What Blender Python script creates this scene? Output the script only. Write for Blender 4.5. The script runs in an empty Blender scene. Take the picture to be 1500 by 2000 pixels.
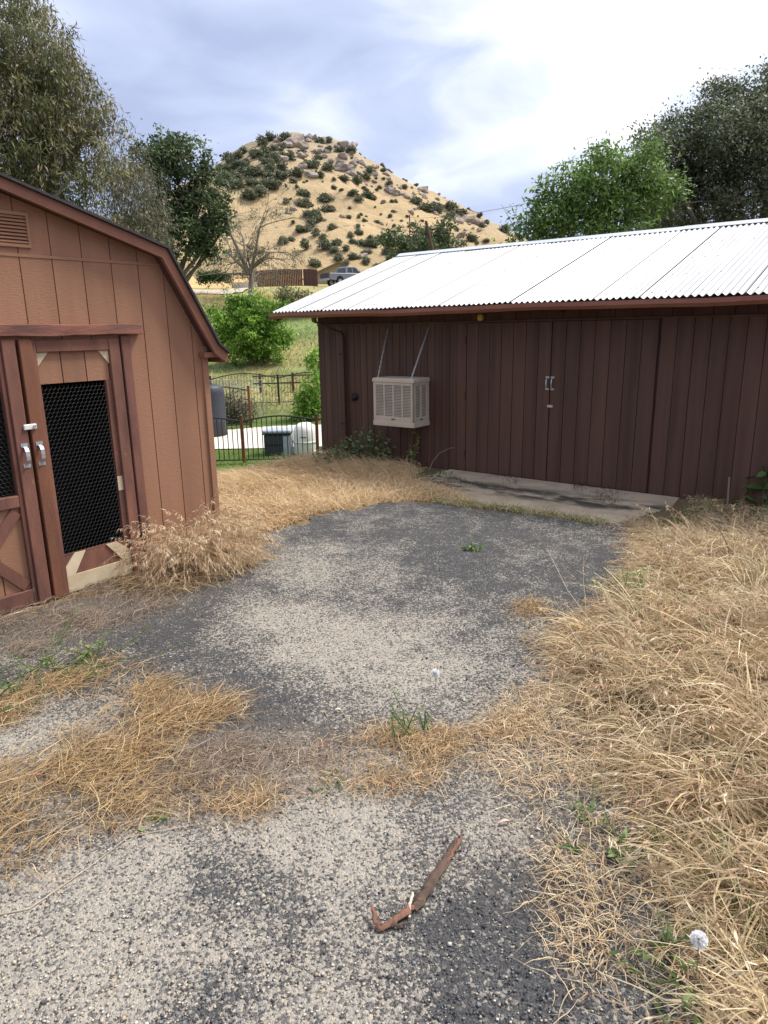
import bpy, bmesh, math, random
import numpy as np
from mathutils import Vector, Matrix
random.seed(7); RS = np.random.RandomState(11)
R = math.radians
scn = bpy.context.scene
COL = scn.collection

# ------------------------------------------------------------------ camera
CAM_H, FPX, PITCH, ROLL = 1.85, 1364.2, R(14.643), R(-0.969)
cd = bpy.data.cameras.new('camera'); cam = bpy.data.objects.new('camera', cd); COL.objects.link(cam)
cd.sensor_fit = 'HORIZONTAL'; cd.sensor_width = 36; cd.lens = FPX/1500*36
cd.clip_start = 0.05; cd.clip_end = 6000
_f = np.array([0, math.cos(PITCH), -math.sin(PITCH)]); _r = np.array([1., 0, 0]); _u = np.cross(_r, _f)
CR = _r*math.cos(ROLL)+_u*math.sin(ROLL); CU = -_r*math.sin(ROLL)+_u*math.cos(ROLL)
M = Matrix(((CR[0], CU[0], -_f[0], 0), (CR[1], CU[1], -_f[1], 0), (CR[2], CU[2], -_f[2], CAM_H), (0, 0, 0, 1)))
cam.matrix_world = M
scn.camera = cam

# ------------------------------------------------------------------ sky and sun
SUN_AZ, SUN_EL = R(68), R(56)          # to the right of the view direction (+Y), high
SD = Vector((math.sin(SUN_AZ)*math.cos(SUN_EL), math.cos(SUN_AZ)*math.cos(SUN_EL), math.sin(SUN_EL)))
w = bpy.data.worlds.new('World'); scn.world = w; w.use_nodes = True
nt = w.node_tree; nt.nodes.clear(); N = nt.nodes.new; L = nt.links.new
out = N('ShaderNodeOutputWorld'); bg = N('ShaderNodeBackground'); bg.inputs[1].default_value = 0.1
L(bg.outputs[0], out.inputs[0])
sky = N('ShaderNodeTexSky'); sky.sky_type = 'NISHITA'; sky.sun_disc = False
sky.sun_elevation = SUN_EL; sky.sun_rotation = SUN_AZ
tc = N('ShaderNodeTexCoord'); sep = N('ShaderNodeSeparateXYZ'); L(tc.outputs['Generated'], sep.inputs[0])
def wm(op, a, b=None, c=None, clamp=False):
    n = N('ShaderNodeMath'); n.operation = op; n.use_clamp = clamp
    for i, q in enumerate((a, b, c)):
        if q is None: continue
        if isinstance(q, (int, float)): n.inputs[i].default_value = q
        else: L(q, n.inputs[i])
    return n.outputs[0]
zc = wm('MAXIMUM', sep.outputs[2], 0.0); den = wm('ADD', zc, 0.26)
cx = wm('DIVIDE', sep.outputs[0], den); cy = wm('DIVIDE', sep.outputs[1], den)
cmb = N('ShaderNodeCombineXYZ'); L(cx, cmb.inputs[0]); L(cy, cmb.inputs[1])
def cloudnoise(scale, detail, rough, dist, off):
    mp = N('ShaderNodeMapping'); mp.inputs['Location'].default_value = off; L(cmb.outputs[0], mp.inputs[0])
    n = N('ShaderNodeTexNoise'); n.inputs['Scale'].default_value = scale; n.inputs['Detail'].default_value = detail
    n.inputs['Roughness'].default_value = rough; n.inputs['Distortion'].default_value = dist
    L(mp.outputs[0], n.inputs[0]); return n.outputs[0]
n1 = cloudnoise(0.9, 4, 0.48, 0.2, (12.6, 5.5, 0)); n2 = cloudnoise(2.6, 6, 0.5, 0.5, (7.3, 2.0, 0.5))
dotn = N('ShaderNodeVectorMath'); dotn.operation = 'DOT_PRODUCT'; L(tc.outputs['Generated'], dotn.inputs[0]); dotn.inputs[1].default_value = SD
glow = N('ShaderNodeMapRange'); glow.interpolation_type = 'SMOOTHSTEP'; L(dotn.outputs['Value'], glow.inputs[0])
glow.inputs[1].default_value = 0.55; glow.inputs[2].default_value = 0.95; glow.inputs[3].default_value = 0; glow.inputs[4].default_value = 0.42
elev = N('ShaderNodeMapRange'); L(sep.outputs[2], elev.inputs[0]); elev.inputs[1].default_value = 0.05; elev.inputs[2].default_value = 0.55
elev.inputs[3].default_value = -0.20; elev.inputs[4].default_value = -0.02
s = wm('ADD', wm('MULTIPLY', wm('SUBTRACT', n1, 0.5), 1.35), wm('MULTIPLY', wm('SUBTRACT', n2, 0.5), 0.95)); s = wm('ADD', wm('ADD', s, 0.69), elev.outputs[0]); s = wm('ADD', s, glow.outputs[0])
ramp = N('ShaderNodeValToRGB'); cr = ramp.color_ramp; L(s, ramp.inputs[0])
cr.elements[0].position = 0.40; cr.elements[0].color = (0.325, 0.375, 0.545, 1)
cr.elements[1].position = 0.96; cr.elements[1].color = (1.0, 0.985, 0.95, 1)
e = cr.elements.new(0.60); e.color = (0.425, 0.48, 0.645, 1)
e = cr.elements.new(0.78); e.color = (0.62, 0.66, 0.77, 1)
sc = N('ShaderNodeMix'); sc.data_type = 'RGBA'; sc.blend_type = 'MULTIPLY'; sc.inputs[0].default_value = 1
L(ramp.outputs[0], sc.inputs[6]); sc.inputs[7].default_value = (9.4, 9.4, 9.4, 1)
mx = N('ShaderNodeMix'); mx.data_type = 'RGBA'; mx.inputs[0].default_value = 0.93
L(sky.outputs[0], mx.inputs[6]); L(sc.outputs[2], mx.inputs[7]); L(mx.outputs[2], bg.inputs[0])
sl = bpy.data.lights.new('sun', 'SUN'); sl.energy = 3.0; sl.angle = R(16); sl.color = (1, .95, .87)
so = bpy.data.objects.new('sun', sl); COL.objects.link(so); so.rotation_euler = SD.to_track_quat('Z', 'Y').to_euler()
so.location = (10, 10, 30)
vs = scn.view_settings; vs.view_transform = 'Standard'; vs.look = 'None'; vs.gamma = 1; vs.exposure = 0.76; vs.use_curve_mapping = False

# ------------------------------------------------------------------ helpers
YAW = R(37.84)                          # both buildings share one right angle
UX = np.array([math.cos(YAW), -math.sin(YAW)]); VX = np.array([math.sin(YAW), math.cos(YAW)])
def world_uv(u, v): return UX*u+VX*v
def ray(px, py): return _f*FPX+CR*(px-750)-CU*(py-1000)
def P(px, py, Y): d = ray(px, py); return np.array([0, 0, CAM_H])+d*Y/d[1]
def G(px, py, z=0.): d = ray(px, py); return (np.array([0, 0, CAM_H])+d*(z-CAM_H)/d[2])
def hsh(i, j, s):
    n = np.sin(i*127.1+j*311.7+s*74.7)*43758.5453; return n-np.floor(n)
def vnoise(x, y, s=0):
    i, j = np.floor(x), np.floor(y); a, b = x-i, y-j; a = a*a*(3-2*a); b = b*b*(3-2*b)
    return (hsh(i, j, s)*(1-a)+hsh(i+1, j, s)*a)*(1-b)+(hsh(i, j+1, s)*(1-a)+hsh(i+1, j+1, s)*a)*b
def fbm(x, y, s=0, o=4):
    x = np.asarray(x, float); y = np.asarray(y, float); t = 0; a = .5
    for k in range(o): t = t+a*vnoise(x, y, s+k*5.3); x = x*2.03+1.7; y = y*2.03+9.2; a *= .5
    return t/(1-.5**o)
def sm(a, b, x): t = np.clip((x-a)/(b-a), 0, 1); return t*t*(3-2*t)
def inpoly(x, y, poly):
    r = np.zeros(np.shape(x), bool); n = len(poly)
    for k in range(n):
        x0, y0 = poly[k]; x1, y1 = poly[(k+1) % n]
        if y0 == y1: continue
        c = ((y0 > y) != (y1 > y)) & (x < (x1-x0)*(y-y0)/(y1-y0)+x0); r ^= c
    return r
def tag(o, label=None, cat=None, group=None, kind=None):
    if label: o['label'] = label
    if cat: o['category'] = cat
    if group: o['group'] = group
    if kind: o['kind'] = kind
    return o
def link(name, me, mat=None, parent=None):
    o = bpy.data.objects.new(name, me); COL.objects.link(o)
    if mat is not None and not me.materials: me.materials.append(mat)
    if parent is not None: o.parent = parent
    return o
def mesh(name, v, f, smooth=False):
    me = bpy.data.meshes.new(name); me.from_pydata([tuple(map(float, p)) for p in v], [], f)
    if smooth: me.polygons.foreach_set('use_smooth', [True]*len(me.polygons))
    me.update(); return me
def np_mesh(name, verts, quads, cols=None, smooth=False):
    """verts (N,3), quads (M,k) index array, cols (N,3) point colour"""
    verts = np.asarray(verts, np.float32).reshape(-1, 3); quads = np.asarray(quads, np.int32); k = quads.shape[1]
    me = bpy.data.meshes.new(name); me.vertices.add(len(verts)); me.vertices.foreach_set('co', verts.ravel())
    me.loops.add(quads.size); me.loops.foreach_set('vertex_index', quads.ravel())
    me.polygons.add(len(quads)); me.polygons.foreach_set('loop_start', np.arange(0, quads.size, k, dtype=np.int32))
    if smooth: me.polygons.foreach_set('use_smooth', np.ones(len(quads), bool))
    me.update(calc_edges=True)
    if cols is not None:
        a = me.attributes.new('col', 'FLOAT_COLOR', 'POINT')
        c = np.ones((len(verts), 4), np.float32); c[:, :3] = np.clip(cols, 0, 1); a.data.foreach_set('color', c.ravel())
    return me
def empty(name, loc, rz=0):
    o = bpy.data.objects.new(name, None); COL.objects.link(o); o.location = loc; o.rotation_euler = (0, 0, rz)
    o.empty_display_size = .1; return o
class MB:                                # collects shapes that make ONE part
    def __init__(s): s.v = []; s.f = []
    def add(s, v, f):
        n = len(s.v); s.v += [tuple(p) for p in v]; s.f += [tuple(i+n for i in q) for q in f]; return s
    def box(s, x0, x1, y0, y1, z0, z1):
        return s.add([(x0,y0,z0),(x1,y0,z0),(x1,y1,z0),(x0,y1,z0),(x0,y0,z1),(x1,y0,z1),(x1,y1,z1),(x0,y1,z1)],
                     [(0,3,2,1),(4,5,6,7),(0,1,5,4),(1,2,6,5),(2,3,7,6),(3,0,4,7)])
    def prism(s, poly, a0, a1, axis):    # poly in the two other axes
        n = len(poly); vs = []
        for a in (a0, a1):
            for p, q in poly: vs.append({'x': (a, p, q), 'y': (p, a, q), 'z': (p, q, a)}[axis])
        return s.add(vs, [tuple(range(n))[::-1], tuple(range(n, 2*n))]+[(i, (i+1) % n, n+(i+1) % n, n+i) for i in range(n)])
    def tube(s, pts, rad, n=8, caps=True):
        pts = [Vector(p) for p in pts]; rads = rad if hasattr(rad, '__len__') else [rad]*len(pts); vs = []; fs = []
        prev = None
        for i, p in enumerate(pts):
            d = (pts[min(i+1, len(pts)-1)]-pts[max(i-1, 0)]).normalized()
            a = d.cross(Vector((0, 0, 1)) if abs(d.z) < .95 else Vector((1, 0, 0))).normalized()
            if prev is not None:
                a = (prev-d*prev.dot(d)).normalized()
            prev = a; b = d.cross(a)
            for k in range(n):
                t = 2*math.pi*k/n; vs.append(p+(a*math.cos(t)+b*math.sin(t))*rads[i])
        for i in range(len(pts)-1):
            for k in range(n): fs.append((i*n+k, i*n+(k+1) % n, (i+1)*n+(k+1) % n, (i+1)*n+k))
        if caps: fs += [tuple(range(n))[::-1], tuple(range((len(pts)-1)*n, len(pts)*n))]
        return s.add(vs, fs)
    def build(s, name, mat, parent=None, bev=0, smooth=False, off=(0, 0, 0)):
        me = mesh(name, [(p[0]-off[0], p[1]-off[1], p[2]-off[2]) for p in s.v], s.f, smooth)
        bm = bmesh.new(); bm.from_mesh(me)
        bmesh.ops.recalc_face_normals(bm, faces=bm.faces)
        if bev: bmesh.ops.bevel(bm, geom=list(bm.edges), offset=bev, segments=1, affect='EDGES', clamp_overlap=True)
        bm.to_mesh(me); bm.free()
        return link(name, me, mat, parent)

# ------------------------------------------------------------------ materials
def nodes(name):
    m = bpy.data.materials.new(name); m.use_nodes = True; n = m.node_tree; b = n.nodes['Principled BSDF']
    return m, n, b
def noise_node(n, vec, scale, detail=4, rough=.55):
    t = n.nodes.new('ShaderNodeTexNoise'); t.inputs['Scale'].default_value = scale; t.inputs['Detail'].default_value = detail
    t.inputs['Roughness'].default_value = rough; n.links.new(vec, t.inputs[0]); return t.outputs[0]
def mapping(n, vec, sc):
    t = n.nodes.new('ShaderNodeMapping'); t.inputs['Scale'].default_value = sc; n.links.new(vec, t.inputs[0]); return t.outputs[0]
def mixc(n, fac, a, b, mode='MIX'):
    t = n.nodes.new('ShaderNodeMix'); t.data_type = 'RGBA'; t.blend_type = mode
    for i, q in ((0, fac), (6, a), (7, b)):
        if isinstance(q, (int, float)): t.inputs[i].default_value = q
        elif isinstance(q, tuple): t.inputs[i].default_value = (*q, 1)[:4]
        else: n.links.new(q, t.inputs[i])
    return t.outputs[2]
def ramp1(n, x, a, b, lo=0., hi=1.):
    t = n.nodes.new('ShaderNodeMapRange'); t.inputs[1].default_value = a; t.inputs[2].default_value = b
    t.inputs[3].default_value = lo; t.inputs[4].default_value = hi; n.links.new(x, t.inputs[0]); return t.outputs[0]
def mth(n, op, a, b):
    t = n.nodes.new('ShaderNodeMath'); t.operation = op
    for i, q in ((0, a), (1, b)):
        if isinstance(q, (int, float)): t.inputs[i].default_value = q
        else: n.links.new(q, t.inputs[i])
    return t.outputs[0]
def bump(n, b, h, st, dist=.01):
    t = n.nodes.new('ShaderNodeBump'); t.inputs['Strength'].default_value = st; t.inputs['Distance'].default_value = dist
    n.links.new(h, t.inputs['Height']); n.links.new(t.outputs[0], b.inputs['Normal'])
def surf(name, col, col2=None, rough=.7, scale=3., stretch=(1, 1, 1), metal=0., bst=.25, bsc=60., bstretch=(1, 1, 1), var=.12,
         spots=None, spot_sc=9., spot_th=.68, lo=.35, hi=.7, spec=.35):
    """painted / weathered surface: two-tone noise, fine grain bump, per-object variation, optional spots of another colour"""
    m, n, b = nodes(name); tcn = n.nodes.new('ShaderNodeTexCoord'); ob = tcn.outputs['Object']
    col2 = col2 or tuple(c*.7 for c in col)
    f = ramp1(n, noise_node(n, mapping(n, ob, stretch), scale, 6, .6), lo, hi)
    c = mixc(n, f, col, col2)
    oi = n.nodes.new('ShaderNodeObjectInfo'); v = ramp1(n, oi.outputs['Random'], 0, 1, 1-var, 1+var)
    hv = n.nodes.new('ShaderNodeHueSaturation'); n.links.new(c, hv.inputs['Color']); n.links.new(v, hv.inputs['Value']); c = hv.outputs[0]
    if spots:
        f2 = ramp1(n, noise_node(n, mapping(n, ob, stretch), spot_sc, 5, .65), spot_th, spot_th+.05); c = mixc(n, f2, c, spots)
    n.links.new(c, b.inputs['Base Color']); b.inputs['Metallic'].default_value = metal
    b.inputs['Specular IOR Level'].default_value = spec
    n.links.new(ramp1(n, f, 0, 1, rough, min(1, rough+.12)), b.inputs['Roughness'])
    if bst: bump(n, b, noise_node(n, mapping(n, ob, bstretch), bsc, 4, .6), bst, .004)
    return m
def attr_mat(name, rough=.8, transl=0., nsc=None, spec=.2, var=.3):
    m, n, b = nodes(name); a = n.nodes.new('ShaderNodeAttribute'); a.attribute_name = 'col'; c = a.outputs[0]
    if nsc:
        tcn = n.nodes.new('ShaderNodeTexCoord'); f = ramp1(n, noise_node(n, tcn.outputs['Object'], nsc, 6, .65), .3, .7, 1-var, 1+var)
        c = mixc(n, 1., c, f, 'MULTIPLY')
    n.links.new(c, b.inputs['Base Color']); b.inputs['Roughness'].default_value = rough; b.inputs['Specular IOR Level'].default_value = spec
    if transl:
        tr = n.nodes.new('ShaderNodeBsdfTranslucent'); n.links.new(c, tr.inputs[0]); mxs = n.nodes.new('ShaderNodeMixShader')
        mxs.inputs[0].default_value = transl; n.links.new(b.outputs[0], mxs.inputs[1]); n.links.new(tr.outputs[0], mxs.inputs[2])
        n.links.new(mxs.outputs[0], n.nodes['Material Output'].inputs[0])
    return m
MT = {}
MT['shed'] = surf('shed_paint', (.328,.168,.102), (.245,.126,.078), .75, 2.4, (1.6,1.6,.22), bst=.7, bsc=26, bstretch=(1,1,6), var=.05, lo=.3, hi=.75)
MT['trim'] = surf('weathered_trim_paint', (.215,.092,.064), (.105,.05,.04), .7, 6, (1,1,.3), bst=.6, bsc=30, bstretch=(3,3,.6), var=.12, spots=(.30,.17,.12), spot_sc=22, spot_th=.66)
MT['stile'] = surf('orange_stained_timber', (.215,.088,.048), (.12,.052,.036), .65, 6, (1,1,.25), bst=.6, bsc=34, bstretch=(3,3,.5), var=.05, spots=(.12,.06,.045), spot_sc=14, spot_th=.62)
MT['beam'] = surf('weathered_beam_paint', (.25,.098,.066), (.12,.06,.05), .75, 7, (1,.35,2.5), bst=.8, bsc=24, bstretch=(1,.6,4), var=.03)
MT['cream'] = surf('cream_paint', (.62,.52,.36), (.50,.40,.27), .7, 6, bst=.3, spots=(.20,.12,.09), spot_sc=16, spot_th=.72)
MT['rake'] = surf('rake_trim_paint', (.27,.12,.078), (.18,.08,.055), .65, 5, (.5,.5,.5), bst=.3)
MT['shingle'] = surf('dark_shingle', (.035,.034,.036), (.06,.055,.052), .9, 30, bst=.8, bsc=120)
MT['work'] = surf('dark_brown_siding_paint', (.098,.050,.034), (.062,.033,.024), .62, 2.2, (4,1,.18), bst=.45, bsc=40, bstretch=(3,3,.35), var=.13, spots=(.17,.105,.085), spot_sc=11, spot_th=.70)
MT['workback'] = surf('dark_groove_paint', (.05,.022,.018), (.04,.018,.015), .8, 3, bst=.2)
MT['gutter'] = surf('brown_gutter_paint', (.26,.11,.07), (.19,.075,.05), .4, 4, (.4,1,1), bst=.05, var=.03)
MT['soffit'] = surf('eave_shade_brown', (.085,.042,.034), (.06,.03,.026), .8, 4, bst=.3)  # brown darkened to carry the shade under the eaves
MT['roof'] = surf('galvanised_roofing', (.42,.43,.445), (.31,.32,.34), .42, 2.2, (1.5,.22,1), metal=.2, bst=.03, var=.03, spec=.6)
MT['ridge'] = surf('ridge_metal', (.62,.65,.69), (.52,.55,.59), .35, 4, metal=.4, bst=.05)
MT['screw'] = surf('screw_metal', (.35,.36,.38), None, .5, 20, metal=.6, bst=0)
MT['cooler'] = surf('cooler_enamel', (.52,.445,.36), (.44,.37,.29), .45, 5, bst=.05, var=.05, spots=(.36,.28,.21), spot_sc=12, spot_th=.74)
MT['coolerdark'] = surf('cooler_pad', (.10,.085,.065), (.06,.05,.04), .95, 40, bst=.6)
MT['galv'] = surf('galvanised_hardware', (.50,.53,.57), (.36,.38,.42), .35, 30, metal=.7, bst=.1)
MT['whitemetal'] = surf('pale_hasp_paint', (.70,.70,.67), (.55,.54,.5), .45, 25, bst=.15)
MT['black'] = surf('black_paint', (.012,.012,.014), (.02,.02,.022), .4, 20, bst=.1)
MT['iron'] = surf('black_iron_paint', (.018,.02,.022), (.03,.03,.03), .45, 20, bst=.2)
MT['rust'] = surf('rusted_iron', (.19,.065,.028), (.09,.034,.02), .8, 14, bst=.5, var=.15)
MT['wire'] = surf('dull_mesh_wire', (.07,.07,.072), (.05,.05,.05), .5, 40, metal=.4, bst=0)
MT['interior'] = surf('unlit_interior_black', (.022,.019,.016), (.015,.013,.011), .9, 5, bst=.3)  # near black: darkness of the unlit shed inside put into the colour
MT['yellow'] = surf('yellow_plastic', (.60,.40,.10), (.48,.30,.08), .5, 20, bst=.1)
MT['greyplastic'] = surf('dark_grey_plastic', (.045,.05,.064), (.035,.04,.05), .5, 6, bst=.1)
MT['bluegrey'] = surf('blue_grey_plastic', (.38,.43,.50), (.30,.34,.41), .5, 6, bst=.1)
MT['tank'] = surf('cream_tank_plastic', (.76,.74,.70), (.66,.64,.59), .5, 6, bst=.1)
MT['fencewood'] = surf('brown_board', (.125,.062,.047), (.08,.042,.034), .85, 6, (1,1,.3), bst=.4, var=.22)
MT['housewall'] = surf('tan_stucco', (.36,.30,.19), (.31,.26,.165), .85, 3, bst=.3)
MT['houseroof'] = surf('brown_shingle', (.19,.135,.105), (.14,.10,.08), .9, 8, bst=.4)
MT['carpaint'] = surf('grey_truck_paint', (.17,.185,.22), (.16,.175,.21), .28, 3, metal=.35, bst=0, spec=.6)
MT['glass'] = surf('dark_window_glass', (.012,.014,.017), (.012,.014,.017), .08, 3, bst=0, spec=.7)
MT['tyre'] = surf('tyre_rubber', (.02,.02,.02), None, .85, 30, bst=.2)
MT['rim'] = surf('alloy_rim', (.5,.5,.52), None, .3, 10, metal=.8, bst=0)
MT['redlamp'] = surf('red_tail_lamp', (.45,.03,.03), (.4,.03,.03), .25, 10, bst=0)
MT['chrome'] = surf('bumper_metal', (.55,.56,.58), None, .25, 10, metal=.9, bst=0)
MT['bark'] = surf('grey_bark', (.22,.18,.145), (.10,.08,.065), .95, 7, (1,1,.25), bst=1., bsc=30, bstretch=(1,1,.3))
MT['palebark'] = surf('pale_bark', (.27,.23,.195), (.13,.11,.09), .9, 6, (1,1,.2), bst=.6)
MT['barkpiece'] = surf('fallen_bark', (.11,.072,.055), (.06,.042,.035), .9, 14, (2,2,2), bst=1., bsc=60, spots=(.26,.115,.065), spot_sc=22, spot_th=.66)
MT['barkinner'] = surf('red_inner_bark', (.185,.09,.06), (.10,.055,.04), .9, 20, bst=.8, bsc=60)
MT['stick'] = surf('pale_stick', (.50,.42,.33), (.36,.29,.22), .85, 20, bst=.3)
MT['stake'] = surf('grey_stake', (.25,.19,.15), (.16,.12,.10), .9, 20, bst=.3)
MT['concrete'] = surf('pool_deck_concrete', (.56,.50,.45), (.48,.43,.39), .85, 1.2, bst=.2)
MT['road'] = surf('pale_road', (.52,.46,.40), (.44,.38,.32), .9, .6, bst=.3)
MT['boulder'] = surf('granite', (.34,.29,.25), (.20,.17,.155), .95, .12, bst=1., bsc=1.2, var=.2)
MT['grass'] = attr_mat('grass_blades', .75, .25)
MT['leaf'] = attr_mat('tree_leaves', .55, .28, spec=.35)
MT['far_leaf'] = attr_mat('shrub_leaves', .8, .1)
MT['litter'] = attr_mat('dry_litter', .85, 0)
MT['pebble'] = attr_mat('pebble_stone', .75, 0, nsc=180., spec=.3, var=.2)

# ground: colour attribute x multi-scale noise
def ground_mat():
    m, n, b = nodes('ground_soil'); a = n.nodes.new('ShaderNodeAttribute'); a.attribute_name = 'col'
    tcn = n.nodes.new('ShaderNodeTexCoord'); ob = tcn.outputs['Object']
    f = ramp1(n, noise_node(n, ob, 55, 8, .7), .3, .7, .62, 1.38); f2 = ramp1(n, noise_node(n, ob, 1.3, 6, .65), .3, .7, .82, 1.18)
    f3 = ramp1(n, noise_node(n, mapping(n, ob, (1,1,1)), .25, 5, .6), .3, .7, .85, 1.15)
    c = mixc(n, 1., mixc(n, 1., mixc(n, 1., a.outputs[0], f, 'MULTIPLY'), f2, 'MULTIPLY'), f3, 'MULTIPLY')
    n.links.new(c, b.inputs['Base Color']); b.inputs['Roughness'].default_value = .95; b.inputs['Specular IOR Level'].default_value = .15
    bump(n, b, noise_node(n, ob, 40, 8, .7), .7, .02); return m
MT['ground'] = ground_mat()
# asphalt worn to its stones: each voronoi cell is one stone; the share of pale ones follows the wear attribute
def asphalt_mat():
    m, n, b = nodes('worn_asphalt'); a = n.nodes.new('ShaderNodeAttribute'); a.attribute_name = 'col'
    sp = n.nodes.new('ShaderNodeSeparateColor'); n.links.new(a.outputs[0], sp.inputs[0]); wear = sp.outputs[0]; dirt = sp.outputs[1]
    tcn = n.nodes.new('ShaderNodeTexCoord'); ob = tcn.outputs['Object']
    dn = n.nodes.new('ShaderNodeTexNoise'); dn.inputs['Scale'].default_value = 70; n.links.new(ob, dn.inputs[0])
    vec = mixc(n, .012, ob, dn.outputs[1], 'ADD')
    vo = n.nodes.new('ShaderNodeTexVoronoi'); vo.inputs['Scale'].default_value = 98; n.links.new(vec, vo.inputs[0])
    vo2 = n.nodes.new('ShaderNodeTexVoronoi'); vo2.inputs['Scale'].default_value = 240; n.links.new(vec, vo2.inputs[0])
    s1 = n.nodes.new('ShaderNodeSeparateColor'); n.links.new(vo.outputs['Color'], s1.inputs[0])
    s2 = n.nodes.new('ShaderNodeSeparateColor'); n.links.new(vo2.outputs['Color'], s2.inputs[0])
    nz = ramp1(n, noise_node(n, ob, 9, 6, .7), .32, .68, -.16, .16); w1 = mth(n, 'ADD', wear, nz)
    light = n.nodes.new('ShaderNodeMapRange'); n.links.new(mth(n, 'SUBTRACT', w1, s1.outputs[0]), light.inputs[0])
    light.inputs[1].default_value = -.06; light.inputs[2].default_value = .10
    l2 = n.nodes.new('ShaderNodeMapRange'); n.links.new(mth(n, 'SUBTRACT', w1, s2.outputs[1]), l2.inputs[0])
    l2.inputs[1].default_value = -.06; l2.inputs[2].default_value = .12
    lf = mth(n, 'ADD', mth(n, 'MULTIPLY', light.outputs[0], .68), mth(n, 'MULTIPLY', l2.outputs[0], .32))
    stone = mixc(n, s1.outputs[1], (.40,.352,.288), (.28,.265,.245)); tar = mixc(n, s2.outputs[0], (.024,.025,.029), (.088,.087,.09))
    c = mixc(n, lf, tar, stone)
    c = mixc(n, mth(n, 'MULTIPLY', dirt, ramp1(n, noise_node(n, ob, 38, 7, .75), .36, .62)), c, mixc(n, s2.outputs[2], (.11,.085,.065), (.24,.185,.135)))
    n.links.new(c, b.inputs['Base Color']); b.inputs['Roughness'].default_value = .82; b.inputs['Specular IOR Level'].default_value = .3
    h = mth(n, 'ADD', mth(n, 'MULTIPLY', vo.outputs['Distance'], -1.0), mth(n, 'MULTIPLY', vo2.outputs['Distance'], -.5))
    bump(n, b, h, .8, .008); return m
MT['asphalt'] = asphalt_mat()
def slab_mat():
    m, n, b = nodes('stained_concrete'); tcn = n.nodes.new('ShaderNodeTexCoord'); ob = tcn.outputs['Object']
    f = ramp1(n, noise_node(n, ob, 3.2, 7, .62), .38, .66)
    c = mixc(n, f, (.47,.385,.285), (.34,.275,.20))
    sx = n.nodes.new('ShaderNodeSeparateXYZ'); n.links.new(ob, sx.inputs[0])
    band = n.nodes.new('ShaderNodeMapRange'); band.interpolation_type = 'SMOOTHSTEP'   # mossy damp band along the middle of the slab
    n.links.new(mth(n, 'ABSOLUTE', mth(n, 'SUBTRACT', sx.outputs[1], -.76), 0.), band.inputs[0]); band.inputs[1].default_value = .46; band.inputs[2].default_value = .1
    st = mth(n, 'MULTIPLY', band.outputs[0], ramp1(n, noise_node(n, mapping(n, ob, (.7,1.6,1)), 2.6, 6, .7), .41, .55))
    c = mixc(n, st, c, (.048,.043,.034))
    ms = mth(n, 'MULTIPLY', ramp1(n, sx.outputs[0], -.1, -1.5), ramp1(n, noise_node(n, ob, 5, 6, .7), .36, .52))
    c = mixc(n, ms, c, (.12,.105,.02))
    n.links.new(c, b.inputs['Base Color']); b.inputs['Roughness'].default_value = .85
    bump(n, b, noise_node(n, ob, 50, 6, .7), .5, .006); return m
MT['slab'] = slab_mat()
def hill_mat():
    m, n, b = nodes('golden_hill_grass'); tcn = n.nodes.new('ShaderNodeTexCoord'); ob = tcn.outputs['Object']
    f = ramp1(n, noise_node(n, ob, .018, 8, .62), .35, .65); f2 = ramp1(n, noise_node(n, mapping(n, ob, (1,1,2)), .11, 8, .72), .34, .66)
    c = mixc(n, f, (.53,.405,.245), (.45,.35,.21)); c = mixc(n, mth(n, 'MULTIPLY', f2, .55), c, (.36,.245,.125))
    ge = n.nodes.new('ShaderNodeAttribute'); ge.attribute_name = 'col'; s = n.nodes.new('ShaderNodeSeparateColor'); n.links.new(ge.outputs[0], s.inputs[0])
    rk = mth(n, 'MULTIPLY', s.outputs[0], ramp1(n, noise_node(n, mapping(n, ob, (1,1,1.6)), .10, 9, .8), .44, .51)); c = mixc(n, rk, c, (.31,.275,.24)); br = ramp1(n, noise_node(n, mapping(n, ob, (1,1,2)), .09, 9, .8), .57, .63); c = mixc(n, mth(n, 'MULTIPLY', br, .7), c, (.20,.185,.11))
    gr = mth(n, 'MULTIPLY', s.outputs[1], ramp1(n, noise_node(n, ob, .06, 6, .7), .45, .56)); c = mixc(n, gr, c, (.13,.135,.065))
    n.links.new(c, b.inputs['Base Color']); b.inputs['Roughness'].default_value = .95; b.inputs['Specular IOR Level'].default_value = .1
    bump(n, b, noise_node(n, ob, .2, 8, .75), .9, 2.5); return m
MT['hill'] = hill_mat()

# ------------------------------------------------------------------ terrain
FY = [0, 22, 26, 30, 40, 58, 66, 74, 90, 150, 300, 900, 3000]; FZ = [-1.38, -1.38, -1.3, -.95, .08, 4.2, 5.35, 6.1, 7.0, 11, 24, 45, 60]
def terr(x, y):
    x = np.asarray(x, float); y = np.asarray(y, float); u = x*UX[0]+y*UX[1]; v = x*VX[0]+y*VX[1]
    m = np.maximum(1-sm(-10.5, -6.75, u), sm(14.5, 27, v))
    far = np.interp(y, FY, FZ)+(fbm(x*.12, y*.12, 3)-.5)*np.clip((y-24)/26, 0, 1)*1.0
    near = (fbm(x*.5+3, y*.5, 9)-.5)*.03
    return near*(1-m)+far*m
PAD = [(-1.25,5.2),(-1.14,6.3),(-.62,7.05),(.02,7.38),(.56,7.46),(1.33,6.99),(2.42,6.42),(2.40,5.47),(1.9,4.4),(1.5,3.6),(1.4,2.8),(1.25,2.1),(1.15,1.5),(1.1,.3),(-3.9,.3),(-3.95,2.6),(-3.25,3.5),(-2.36,4.68),(-1.8,5.35)]
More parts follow.
